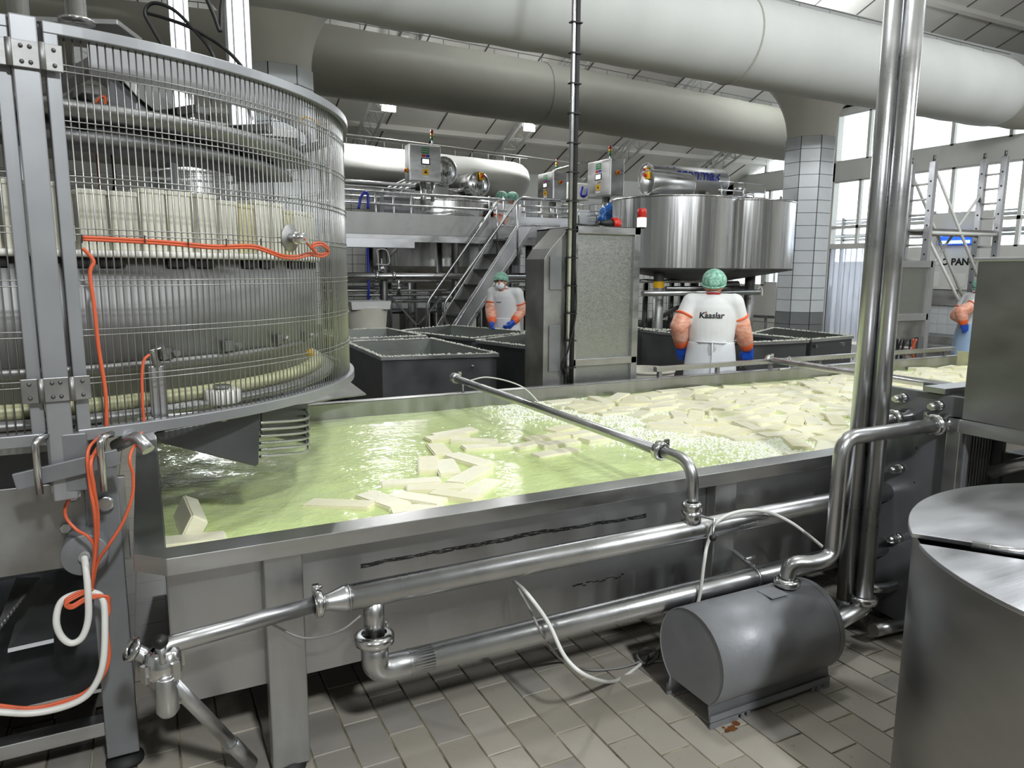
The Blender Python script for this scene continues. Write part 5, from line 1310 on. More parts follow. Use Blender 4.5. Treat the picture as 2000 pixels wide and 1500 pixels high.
# curved band arching across that vat's shell
q = MB(); pts = []
for k in range(25):
    u = k / 24; a = radians(-150 + 120 * u); pts.append(V((cB.x + 1.285 * cos(a), 13.3 + 1.285 * sin(a), 1.9 + .75 * sin(pi * u))))
q.tube(pts, .03, 8); q.build('curved_band', 'steel_dull', vB)
vC, cC, ztC = vat('stainless vat glimpsed through the guard wires', 392, 338, 12.75, .70, 1.6)
def drum_back(label, px, py, Y, r, L, sw):
    p = at(px, py, Y=Y); t = thing('drive_unit', label, 'drive unit', p - V((0, 0, r)))
    ax = V((-.08, 1, 0)).normalized()
    q = MB(); q.lathe([(0, 0), (r * .96, 0), (r, .015), (r, L), (0, L)], p, ax, 44); q.build('housing', 'steel_vat', t)
    q = MB(); ring(q, p, ax, r * .98, .012, 40); q.build('end_ring', 'steel_pipe', t)
    if sw:
        c = p + V((.04, -.035, r * .62)); q = MB(); q.box(c, (.09, .06, .13)); b_ = q.build('switch_box', 'yellow', t, .008)
        q = MB(); q.cyl(c, c + V((0, -.06, 0)), .028, 12); q.build('switch_knob', 'red', b_)
    for k in range(5):
        c = p + V((-.12 + .05 * k, -.02, -r * (.3 + .1 * (k % 2)))); q = MB(); q.cyl(c, c + V((0, 0, .07)), .012, 8); q.build('fitting', 'steel_dark', t)
    q = MB(); q.bb((p.x - r * .5, p.y + .1, p.z - r - .25), (p.x + r * .5, p.y + L * .8, p.z - r * .8)); q.build('saddle', 'steel_dull', t)
drum_back('round drive housing with yellow switch above the walkway vat', 935, 360, 12.2, .215, .75, True)
drum_back('big round drive housing half hidden behind the foremost control cabinet', 868, 334, 12.05, .24, .7, False)

# ================================================================ WALKWAY, STAIRS, RAILINGS
YW_ = 11.0; zd = 2.24; zf = 2.55
wk = thing('walkway', 'raised steel walkway in front of the rear vats', 'walkway', (3, 11.4, 0))
xs0, xs1 = -4.0, 5.45
q = MB(); q.bb((xs0, YW_, zd - .02), (xs1 + 2.4, YW_ + .85, zd)); q.build('deck', 'steel_dull', wk)
q = MB(); q.bb((xs0, YW_ - .006, zd - .01), (xs1 - .15, YW_, zf)); q.build('fascia', 'steel_dull', wk)
q = MB(); q.bb((xs1 + .05, YW_ - .3, zd - .02), (xs1 + 1.25, YW_ - .294, zf)); q.build('fascia', 'steel_lid', wk)
q = MB(); q.bb((xs1 - .1, YW_ - .3, zd - .14), (xs1 + 2.4, YW_ + .85, zd - .021)); q.build('landing_beam', 'steel_dull', wk)
q = MB(); q.bb((xs0, YW_ - .05, zd - .22), (at(808, 470, Y=YW_).x, YW_ + .2, zd - .08)); q.build('drip_beam', 'steel_lid', wk, .004)
q = MB(); q.bb((xs0, YW_, zd - .12), (xs1, YW_ + .08, zd - .021)); q.build('edge_beam', 'steel', wk)
for x in (.4, 2.2, 3.35, 4.55, 5.9):
    for y in (YW_ + .06, YW_ + .78):
        q = MB(); q.cyl((x, y, 0), (x, y, zd - .02), .05 if y > 11.5 else .06, 12); q.build('post', 'steel_dark', wk)
for x in (.4, 2.2, 3.35):
    q = MB(); q.bar((x, YW_ + .1, .2), (x + 1.1, YW_ + .1, 1.4), .03, .03); q.bar((x, YW_ + .1, 1.4), (x + 1.1, YW_ + .1, .2), .03, .03); q.build('cross_brace', 'steel_dark', wk)
rg = thing('handrail', 'double steel handrail along the raised walkway', 'handrail', (3, YW_, zd))
for z in (2.90, 2.72):
    q = MB(); q.tube([(xs0, YW_ + .02, z), (xs1 + .1, YW_ + .02, z - .06)], .019, 10); q.build('rail', 'steel_pipe', rg)
for px in (672, 735, 770, 804, 957, 985):
    x = at(px, 420, Y=YW_).x; q = MB(); q.cyl((x, YW_ + .02, zd), (x, YW_ + .02, 2.88), .016, 8); q.build('post', 'steel_pipe', rg)
# stairs
YS0, YS1 = 10.25, 10.85
a0 = V((3.62, 0, .05)); a1 = V((5.40, 0, zd + .28))
a0 = at(880, 640, Y=YS0); a1 = at(1012, 436, Y=YS0); dirs = (a1 - a0).normalized(); a0 = a0 - dirs * (a0.z - .02) / dirs.z
st = thing('stairs', 'steep steel stairs leading up to the walkway', 'stairs', (a0.x, 10.5, 0))
for y in (YS0, YS1):
    q = MB(); o_ = V((.12, 0, -.08)); w_ = V((.27, 0, 0))
    A = V((a0.x, y, a0.z)); B = V((a1.x, y, a1.z))
    q.prism([A, A + w_, B + w_ * 1.0 + V((0, 0, .0)), B], (0, .012, 0)); s_ = q.build('stringer', 'steel_lid' if y == YS0 else 'steel_dull', st, .002)
    q = MB(); q.bar(A + w_ + V((.012, .0, 0)), B + w_ + V((.012, .0, -.02)), .05, .02, up=(0, 1, 0)); q.build('flange', 'steel', s_)
nst = 10
for k in range(1, nst):
    f = k / nst; p = a0.lerp(a1, f); q = MB(); q.bb((p.x + .02, YS0 + .012, p.z - .02), (p.x + .26, YS1, p.z + .01)); q.build('tread', 'steel_dark', st)  # dark steel stands in for the shade on the treads
for y, pb, pt_, pe in ((YS0, (868, 592), (1014, 386), (1094, 391)), (YS1, (835, 590), (974, 391), (985, 391))):
    b_ = at(*pb, Y=y); t_ = at(*pt_, Y=y); e_ = at(*pe, Y=y)
    q = MB(); q.tube(fillet([V((b_.x, y, .02)), b_, t_, e_], .08, 6), .02, 10); q.build('handrail', 'steel_pipe', st)
    q = MB(); q.tube(fillet([V((b_.x, y, b_.z - .42)), V((b_.x + .12, y, b_.z - .42)), V((t_.x, y, t_.z - .42)), V((e_.x, y, e_.z - .40))], .05, 5), .013, 8); q.build('knee_rail', 'steel_pipe', st)
    for f in (.98,):
        p = b_.lerp(t_, f); q = MB(); q.cyl(p, p - V((0, 0, .85)), .016, 8); q.build('post', 'steel_pipe', st)
# landing railing to the right of the stairs
lr = thing('handrail', 'short steel handrail on the landing left of the tall conduit', 'handrail', at(1060, 440, Y=10.7))
for py in (391, 404, 416):
    q = MB(); q.tube([at(1018, py - 2, Y=10.72), at(1115, py + 3, Y=10.72)], .016, 8); q.build('rail', 'steel_pipe', lr)
for px in (1025, 1058, 1088, 1110):
    q = MB(); q.tube([at(px, 392, Y=10.72), at(px, 462, Y=10.72)], .016, 8); q.build('post', 'steel_pipe', lr)
rr_ = thing('handrail', 'low steel railing between the tall conduit and the right vat', 'handrail', at(1160, 420, Y=9.9))
for py in (399, 413, 421):
    q = MB(); q.tube([at(1096, py + 3, Y=10.0), at(1205, py - 3, Y=9.8)], .013, 8); q.build('rail', 'steel_pipe', rr_)
for px in (1130, 1165, 1196):
    q = MB(); q.tube([at(px, 399, Y=9.9), at(px, 440, Y=9.9)], .013, 8); q.build('post', 'steel_pipe', rr_)
q = MB(); q.bb((at(1100, 445, Y=9.9).x, 9.6, at(1100, 447, Y=9.9).z), (at(1205, 445, Y=9.9).x, 10.4, at(1100, 443, Y=9.9).z))
dk2 = thing('side_platform', 'low steel platform shelf between the conduit and the right vat', 'platform', at(1150, 460, Y=10))
q.build('deck', 'steel_dull', dk2)
for px in (1105, 1200):
    p = at(px, 470, Y=10.1); q = MB(); q.cyl((p.x, 10.1, 0), (p.x, 10.1, at(1100, 446, Y=9.9).z), .05, 12); q.build('post', 'steel_dark', dk2)
# crates and blue bag on it
zsf = at(1100, 443, Y=9.9).z
for px, py0, w_, h_, lab in ((1133, 405, .24, .27, 'tall white crate on the platform shelf behind the conduit'), (1155, 424, .2, .12, 'low white crate beside the blue bag')):
    p = at(px, py0, Y=10.0); t = thing('crate', lab, 'crate', (p.x, 10, zsf)); q = MB(); q.box((p.x, 10, zsf + h_ / 2), (w_, .2, h_)); q.build('body', 'crate_white', t, .006)
    q = MB(); q.box((p.x, 10, zsf + h_ * .93), (w_ + .02, .22, h_ * .1)); q.build('lid', 'crate_white', t, .003)
p = at(1190, 415, Y=9.55); q = MB(); bm = bmesh.new(); bmesh.ops.create_icosphere(bm, subdivisions=4, radius=1)
for v in bm.verts:
    k = 1 + .35 * noise.noise(v.co * 2.1) + .18 * noise.noise(v.co * 5); v.co = V((p.x + v.co.x * k * .15, 9.55 + v.co.y * k * .12, zsf + .17 + v.co.z * k * .17))
me = bpy.data.meshes.new('plastic_bag'); bm.to_mesh(me); bm.free(); me.materials.append(M['blue_bag'])
for pp in me.polygons: pp.use_smooth = True
tag(link('plastic_bag', me), 'crumpled blue plastic bag on the railing next to the right vat', 'bag')

# ================================================================ CONTROL CABINETS
def control(label, cx, cy, z0, W, D, H_, face, txt, leg=True):
    """face 'y': front toward -Y, 'x': front toward -X"""
    t = thing('control_cabinet', label, 'control cabinet', (cx, cy, z0))
    sx, sy = (W, D) if face == 'y' else (D, W)
    q = MB(); q.box((cx, cy, z0 + H_ / 2), (sx, sy, H_)); q.build('housing', 'steel', t, .012)
    n_ = V((0, -1, 0)) if face == 'y' else V((-1, 0, 0)); r_ = V((1, 0, 0)) if face == 'y' else V((0, -1, 0)); u_ = V((0, 0, 1))
    fc = V((cx, cy, z0 + H_ / 2)) + n_ * (D / 2)
    def plate(nm, x, z, w, h, m, th=.006, parent=None):
        c = fc + r_ * (x * W) + u_ * (z * H_); q = MB()
        s = (w * W, th * 2, h * H_) if face == 'y' else (th * 2, w * W, h * H_)
        q.box(c, s); return q.build(nm, m, parent or t, .002)
    plate('door', 0, 0, .94, .95, 'steel', .008)
    g = plate('name_plate', .0, .34, .24, .17, 'green_sign', .010)
    c = fc + r_ * 0 + u_ * (.34 * H_) + n_ * .011
    text('lettering', txt, .035, c, r_, u_, 'lettering_white', g, off=0.0005, solid=False)
    plate('red_tag', -.06, .20, .12, .07, 'red', .010); plate('blue_tag', .07, .20, .12, .07, 'blue_sign', .010)
    s = plate('screen_bezel', .0, .05, .28, .18, 'black', .014); plate('screen', .0, .05, .21, .12, 'screen_white', .0155, s)
    plate('button', -.05, -.10, .05, .035, 'lettering_white', .02); plate('button', .05, -.10, .05, .035, 'yellow', .02)
    wst = plate('warning_label', .0, -.24, .2, .16, 'yellow', .010); plate('lower_label', .0, -.37, .2, .06, 'paper', .010)
    cc = fc + u_ * (-.24 * H_) + n_ * .011
    q = MB(); q.prism([cc + r_ * -.03 - u_ * .02, cc + r_ * .03 - u_ * .02, cc + u_ * .035], n_ * .001); q.build('warning_triangle', 'black', wst)
    # rotary switch on the right side face
    r2 = V((-1, 0, 0)) if face == 'y' else V((0, -1, 0))
    sc = V((cx, cy, z0 + H_ * (.3 if face == 'y' else .62))) + r2 * (W / 2 if face == 'y' else W / 2)
    q = MB(); q.lathe([(0, 0), (.04, 0), (.04, .02), (0, .02)], sc, r2, 16); sw_ = q.build('main_switch', 'yellow', t)
    q = MB(); q.lathe([(0, .02), (.026, .02), (.026, .045), (0, .045)], sc, r2, 14); q.build('switch_knob', 'red', sw_)
    # beacon
    bx_ = V((cx + sx * .30, cy, z0 + H_)); q = MB(); q.cyl(bx_, bx_ + V((0, 0, .10)), .012, 10); bb_ = q.build('beacon_pole', 'steel_pipe', t)
    for k, m in enumerate(('green_sign', 'yellow', 'red')):
        q = MB(); q.cyl(bx_ + V((0, 0, .10 + k * .055)), bx_ + V((0, 0, .152 + k * .055)), .024, 14); q.build('beacon_lens', m, bb_)
    q = MB(); q.cyl((cx, cy, z0 - .45), (cx, cy, z0), .05, 14); q.cyl((cx + sx * .3, cy, z0 - .3), (cx + sx * .3, cy, z0), .03, 10); q.build('stand', 'steel_pipe', t)
    return t
p = at(828, 319, Y=11.55); Wp = .52
z0 = at(828, 354, Y=11.45).z; z1 = at(828, 282, Y=11.45).z
control('foremost control cabinet on the walkway with green name plate', p.x, 11.6, z0, .54, .24, z1 - z0, 'y', 'PROSES\nTANKI 2')
p = at(1057, 360, X=8.1) if False else at(1070, 362, Y=12.6)
control('control cabinet left of the tall conduit, turned to the left', p.x + .1, 12.6, at(1070, 392, Y=12.6).z, .62, .30, at(1070, 338, Y=12.6).z - at(1070, 392, Y=12.6).z, 'x', 'PROSES\nTANKI 3')
p = at(1175, 348, Y=10.9)
control('control cabinet right of the tall conduit, turned to the left', p.x + .08, 10.9, at(1175, 385, Y=10.9).z, .72, .28, at(1175, 314, Y=10.9).z - at(1175, 385, Y=10.9).z, 'x', 'PROSES\nTANKI 4')
# white housing with blue lettering seen between those two
p = at(1122, 375, Y=13.6); q = MB(); q.box((p.x, 13.6, p.z), (.55, .3, .35)); q.bb((p.x - .05, 13.55, 0), (p.x + .05, 13.65, p.z - .17)); pb = tag(q.build('white_housing', 'wall_white', None, .02), 'white housing with blue lettering behind the tall conduit', 'housing')
text('lettering', 'U', .3, (p.x + .12, 13.44, p.z - .02), (1, 0, 0), (0, 0, 1), 'lettering_blue', pb, shear=.25, bold=.012)
q = MB(); q.tube(fillet([at(1080, 334, Y=12.4), at(1092, 330, Y=12.2), at(1150, 314, Y=11.2)], .05), .02, 8)
tag(q.build('cable_conduit', 'steel_pipe'), 'bent bright conduit joining the two rear control cabinets', 'conduit')

# ================================================================ PIPEWORK UNDER THE WALKWAY
pw = thing('pipework', 'horizontal steel process pipes under the raised walkway', 'pipe', (3.5, 10.9, 1.0))
for py, r, y, x0_, x1_ in ((539, .055, 10.95, 560, 1075), (576, .026, 11.1, 560, 940), (588, .034, 11.15, 560, 900), (549, .03, 11.4, 560, 1090), (568, .02, 11.6, 600, 1080)):
    a = at(x0_, py, Y=y); b = at(x1_, py, Y=y); z_ = at(760, py, Y=y).z
    q = MB(); q.tube([(a.x, y, z_), (b.x, y, z_)], r, 12); q.build('pipe', 'steel_pipe' if r > .03 else 'steel_dull', pw)
for px in (735, 768):
    p = at(px, 539, Y=10.95); q = MB(); clamp_ring(q, (p.x, 10.95, at(760, 539, Y=10.95).z), (1, 0, 0), .065, .03); q.build('clamp_collar', 'chrome', pw)
p = at(746, 525, Y=10.93); q = MB(); q.lathe([(.03, 0), (.05, .02), (.05, .08), (.02, .1), (.02, .2), (0, .2)], (p.x, 10.95, at(760, 537, Y=10.95).z + .05), n=16); q.build('valve', 'chrome', pw)
p = at(779, 545, Y=10.93); q = MB(); q.lathe([(.02, 0), (.02, -.1), (.035, -.11), (.035, -.16), (.02, -.17), (.045, -.24), (0, -.24)], (p.x, 10.95, at(760, 541, Y=10.95).z - .04), n=16); q.build('sample_tap', 'chrome', pw)
q = MB(); q.tube(spline([at(740, 530, Y=10.9), at(738, 500, Y=10.9), at(737, 488, Y=10.9), at(755, 489, Y=10.9), at(760, 515, Y=10.9), at(735, 516, Y=10.9)], 5), .007, 6); q.build('sight_loop', 'white_cable', pw)
q = MB(); q.tube([at(718, 485, Y=10.98), at(720, 560, Y=10.98), at(719, 600, Y=10.98)], .018, 8); q.build('blue_hose', 'lettering_blue', pw)
bh = MB(); bh.tube(spline([at(700, 408, Y=10.9), at(705, 385, Y=10.9), at(712, 376, Y=10.9), at(718, 380, Y=10.9), at(719, 408, Y=10.9)], 6), .022, 8)
tag(bh.build('blue_hose', 'lettering_blue'), 'blue hose hung over the walkway handrail', 'hose')
# pipes and boxes above the walkway at the left
pt2 = thing('pipework', 'bundle of steel pipes crossing above the walkway behind the handrail', 'pipe', (3.4, 12.2, 2.9))
for py0, py1, r in ((350, 363, .03), (357, 372, .022), (376, 392, .02), (385, 402, .03)):
    q = MB(); q.tube([at(560, py0 - 5, Y=12.1), at(810, py1, Y=12.1)], r, 10); q.build('pipe', 'steel_pipe', pt2)
for k in range(4):
    q = MB(); q.tube([at(735 + k * 14, 378, Y=12.0), at(790 + k * 12, 352, Y=12.6)], .02, 8); q.build('slant_pipe', 'steel_dull', pt2)
p = at(775, 400, Y=11.5); q = MB(); q.box((p.x, 11.5, p.z - .06), (.5, .25, .36)); tag(q.build('junction_box', 'grey_paint', None, .01), 'plain grey junction box behind the handrail', 'box')
# plastic tub in front of the walkway legs
p = at(716, 640, Y=10.2); tz0 = at(716, 648, Y=10.2).z
tb = thing('curd_tub', 'off-white tapered tub with a flat lid under the walkway', 'tub', (p.x, 10.2, 0))
zt_ = at(716, 600, Y=10.2).z
q = MB(); q.lathe([(0, .25), (.2, .25), (.235, .3), (.3, zt_), (0, zt_)], (p.x, 10.2, 0), n=32); q.build('body', 'tub_white', tb)
q = MB(); q.lathe([(.29, zt_ - .02), (.38, zt_ - .02), (.4, zt_ + .09), (0, zt_ + .09)], (p.x, 10.2, 0), n=4, a0=pi / 4, a1=2 * pi + pi / 4, smooth=False); q.build('lid', 'crate_white', tb)
q = MB(); q.bb((p.x - .2, 10.0, .08), (p.x + .2, 10.4, .25)); q.build('trolley', 'steel_dark', tb)
for a in range(4):
    q = MB(); q.sph((p.x + (.16 if a % 2 else -.16), 10.2 + (.16 if a > 1 else -.16), .045), .045, 10, 8); q.build('castor', 'black_rubber', tb)
# dark machinery deep under the walkway
dkm = thing('pump_bank', 'dim bank of pumps and frames deep under the walkway', 'machinery', (2.5, 15.2, 0))
rr = random.Random(9)
for k in range(6):
    x = -.5 + k * 1.15; q = MB(); q.box((x, 15.4 + rr.uniform(-.2, .2), .5), (.5, .4, rr.uniform(.5, 1.0))); q.build('pump_block', 'steel_dark', dkm, .02)
    q = MB(); q.cyl((x + .5, 15.3, 0), (x + .5, 15.3, 1.9), .07, 10); q.build('post', 'steel_dark', dkm)
for z in (.35, .8, 1.3): q = MB(); q.cyl((-2, 15.1, z), (6.2, 15.1, z), .05, 8); q.build('pipe', 'steel_dark', dkm)
# tubes and braces below the right vat
rv = thing('pipework', 'steel pipes and braces below the right vat', 'pipe', (c1[0] + .5, YV - .5, .8))
for py, r, y, x0_, x1_ in ((573, .04, 8.0, 1255, 1482), (563, .03, 8.3, 1300, 1470), (549, .028, 8.6, 1250, 1400)):
    a = at(x0_, py, Y=y); b = at(x1_, py, Y=y); q = MB(); q.tube([(a.x, y, a.z), (b.x, y, a.z)], r, 12); q.build('pipe', 'steel_pipe', rv)
a = at(1280, 625, Y=9.3); b = at(1370, 575, Y=9.3); q = MB(); q.bar(a, b, .06, .06); q.build('brace', 'steel_dark', rv)
a = at(1395, 558, Y=8.4); b = at(1440, 556, Y=8.4); q = MB(); q.tube([a, b], .06, 14); q.build('motor', 'steel_dull', rv)
for px in (1260, 1310, 1330):
    p = at(px, 600, Y=9.4); q = MB(); q.cyl((p.x, 9.4, 0), (p.x, 9.4, zvb - .15), .045, 10); q.build('post', 'steel_dark', rv)
q = MB(); q.tube(spline([at(1478, 570, Y=8.1), at(1484, 560, Y=8.1), at(1488, 566, Y=8.1), at(1488, 578, Y=8.1)], 5), .014, 8); q.build('white_elbow', 'white_plastic', rv)
# kerb rail at the wall foot
q = MB(); a = at(1462, 617, Y=11.5); b = at(1522, 620, Y=11.5); q.bar(a, b, .05, .06); q.cyl(at(1496, 619, Y=11.5), V((at(1496, 619, Y=11.5).x, 11.5, 0)), .03, 8)
tag(q.build('bump_rail', 'steel_dark'), 'dark bump rail in front of the white panel left of the column', 'rail')
q = MB(); a = at(1462, 560, X=XR - .05)
q.bb((XR - .03, 13.0, .35), (XR - .002, 15.6, 1.32)); q.build('wall_panel', 'wall_white', wall_r, .004)

# ================================================================ RIGHT BACKGROUND
def stile(t, x, y, z0_, z1_):
    q = MB(); q.bb((x - .035, y - .045, z0_), (x + .035, y + .045, z1_)); s = q.build('stile', 'steel_lid', t, .004)
    z = z0_ + .3
    while z < z1_ - .1: q = MB(); q.cyl((x - .037, y, z), (x - .034, y, z), .014, 8); q.build('peg_hole', 'black', s); z += .2
sca = thing('scaffold_tower', 'white aluminium scaffold tower with ladder frames by the windows', 'scaffold', (10.6, 6.6, 0))
def ladder(X, pxa, pxb, pyt):
    ya = at(pxa, 420, X=X).y; yb = at(pxb, 420, X=X).y; zt_ = at(pxa, pyt, X=X).z
    for y in (ya, yb): stile(sca, X, y, .05, zt_)
    k = 0; z = .4
    while z < zt_ - .1:
        q = MB(); q.tube([(X, ya, z), (X, yb, z)], .016, 8); q.build('rung', 'truss_white', sca); z += .21
    for y in (ya, yb):
        q = MB(); q.cyl((X, y, zt_), (X, y, zt_ + .08), .02, 8); q.cyl((X, y, 0), (X, y, .06), .05, 10); q.build('end_fitting', 'steel_dark', sca)
    return ya, yb, zt_
l1 = ladder(9.9, 1772, 1815, 322); l2 = ladder(11.3, 1912, 1952, 312)
for (ya, yb), (z0_, z1_) in (((l1[0], l2[0]), (l1[2] - .1, 1.1)), ((l1[0], l2[0]), (1.1, l2[2] - .5)), ((l1[1], l2[1]), (l1[2] - .05, 1.2)), ((l1[1], l2[1]), (2.2, .5))):
    q = MB(); q.tube([(9.9, ya, z0_), (11.3, yb, z1_)], .02, 8); q.build('diagonal_brace', 'truss_white', sca)
for yy, y2 in ((l1[0], l2[0]), (l1[1], l2[1])):
    q = MB(); q.tube([(9.9, yy, 2.25), (11.3, y2, 2.25)], .026, 8); q.build('ledger', 'truss_white', sca)
q = MB(); q.prism([V((9.9, l1[0], 2.27)), V((9.9, l1[1], 2.27)), V((11.3, l2[1], 2.27)), V((11.3, l2[0], 2.27))], (0, 0, .04)); q.build('platform', 'steel_dull', sca)
# second splash cabinet
YQ = 4.95; xq0 = at(1740, 690, Y=YQ).x; xq1 = at(1806, 690, Y=YQ).x; zq = at(1780, 508, Y=YQ).z
c2_ = thing('panel_stand', 'open steel panel stand with dangling wires behind the far basin', 'cabinet', ((xq0 + xq1) / 2, YQ, 0))
q = MB()
for x in (xq0, xq1): q.bb((x - .035, YQ, .05), (x + .035, YQ + .05, zq))
for z in (zq - .04, at(1780, 620, Y=YQ).z): q.bb((xq0, YQ, z - .035), (xq1, YQ + .05, z + .035))
q.bb((xq0, YQ, 0.05), (xq1, YQ + .05, .1)); q.build('frame', 'steel_lid', c2_, .003)
q = MB(); q.bb((xq0, YQ + .03, at(1780, 620, Y=YQ).z), (xq1, YQ + .04, zq - .04)); q.build('panel', 'wet_steel', c2_)
q = MB(); q.bb((xq0, YQ + .03, at(1780, 660, Y=YQ).z), (xq1, YQ + .04, at(1780, 625, Y=YQ).z)); q.build('panel', 'steel_dull', c2_)
rr = random.Random(1)
for k in range(8):
    p = at(1748 + k * 6, 662, Y=YQ + .02); q = MB(); q.tube(spline([p, p + V((rr.uniform(-.04, .04), .02, -.1)), p + V((rr.uniform(-.05, .05), .03, -.25)), p + V((0, .04, -.45))], 5), .009, 6); q.build('wire', 'orange_cable' if k > 5 else 'black', c2_)
for x in (xq0, xq1): q = MB(); q.cyl((x, YQ + .02, 0), (x, YQ + .02, .06), .03, 10); q.build('foot', 'black_rubber', c2_)
# insect lamp
pI = at(1868, 465, X=XR - .1)
il = thing('insect_lamp', 'glowing blue insect lamp high on the white pier', 'lamp', pI)
q = MB(); q.box((XR - .09, pI.y, pI.z), (.08, .72, .27)); q.build('housing', 'uv_blue', il, .01)
for dz in (.07, -.08):
    q = MB(); q.cyl((XR - .145, pI.y - .3, pI.z + dz), (XR - .145, pI.y + .3, pI.z + dz), .03, 12); q.build('tube', 'uv_tube', il)
q = MB()
for k in range(13): q.cyl((XR - .19, pI.y - .34 + k * .057, pI.z - .15), (XR - .19, pI.y - .34 + k * .057, pI.z + .15), .004, 5)
q.build('grille', 'steel_dull', il)
# low steel benches along the wall
for k, (z_, d_, e_) in enumerate(((.42, .6, .12), (.26, 1.0, .62))):
    q = MB(); q.bb((XR - d_, 7.6, 0), (XR - e_, 10.3, z_)); tag(q.build('steel_step', 'steel_dull', None, .01), ('upper grey step along the tiled wall under the notices', 'lower grey step along the tiled wall under the notices')[k], 'step')
# ================================================================ PEOPLE
def tcap(q, a, b, ra, rb, n=14):
    """tapered capsule"""
    a = V(a); b = V(b); t = (b - a).normalized(); P = []; R = []
    for i in range(5):
        f = pi / 2 * (1 - i / 4); P.append(a - t * ra * sin(f)); R.append(max(.0008, ra * cos(f)))
    for i in range(5):
        f = pi / 2 * i / 4; P.append(b + t * rb * sin(f)); R.append(max(.0008, rb * cos(f)))
    return q.tube(P, R, n)
def blob(name, q, voxel, m, parent, smooth=4):
    me = q.mesh(name, m); o = bpy.data.objects.new('tmp', me); COL.objects.link(o)
    r = o.modifiers.new('r', 'REMESH'); r.mode = 'VOXEL'; r.voxel_size = voxel; r.use_smooth_shade = True
    s = o.modifiers.new('s', 'SMOOTH'); s.iterations = smooth; s.factor = .5
    dg = bpy.context.evaluated_depsgraph_get(); me2 = bpy.data.meshes.new_from_object(o.evaluated_get(dg)); me2.name = name
    bpy.data.objects.remove(o); bpy.data.meshes.remove(me)
    me2.materials.clear(); me2.materials.append(M[m])
    return link(name, me2, parent)
def ell_loft(q, T, r, f, secs, n=28):
    rows = []
    zs = [a[0] for a in secs]
    for z, rx, ry, yo in secs:
        c = T(0, yo, z); rows.append([c + r * (rx * cos(2 * pi * k / n)) + f * (ry * sin(2 * pi * k / n)) for k in range(n)])
    vs = [p for w_ in rows for p in w_]; m = len(rows)
    q.add(vs, [(i * n + k, i * n + (k + 1) % n, (i + 1) * n + (k + 1) % n, (i + 1) * n + k) for i in range(m - 1) for k in range(n)] + [tuple(range(n))[::-1], tuple((m - 1) * n + k for k in range(n))], True)
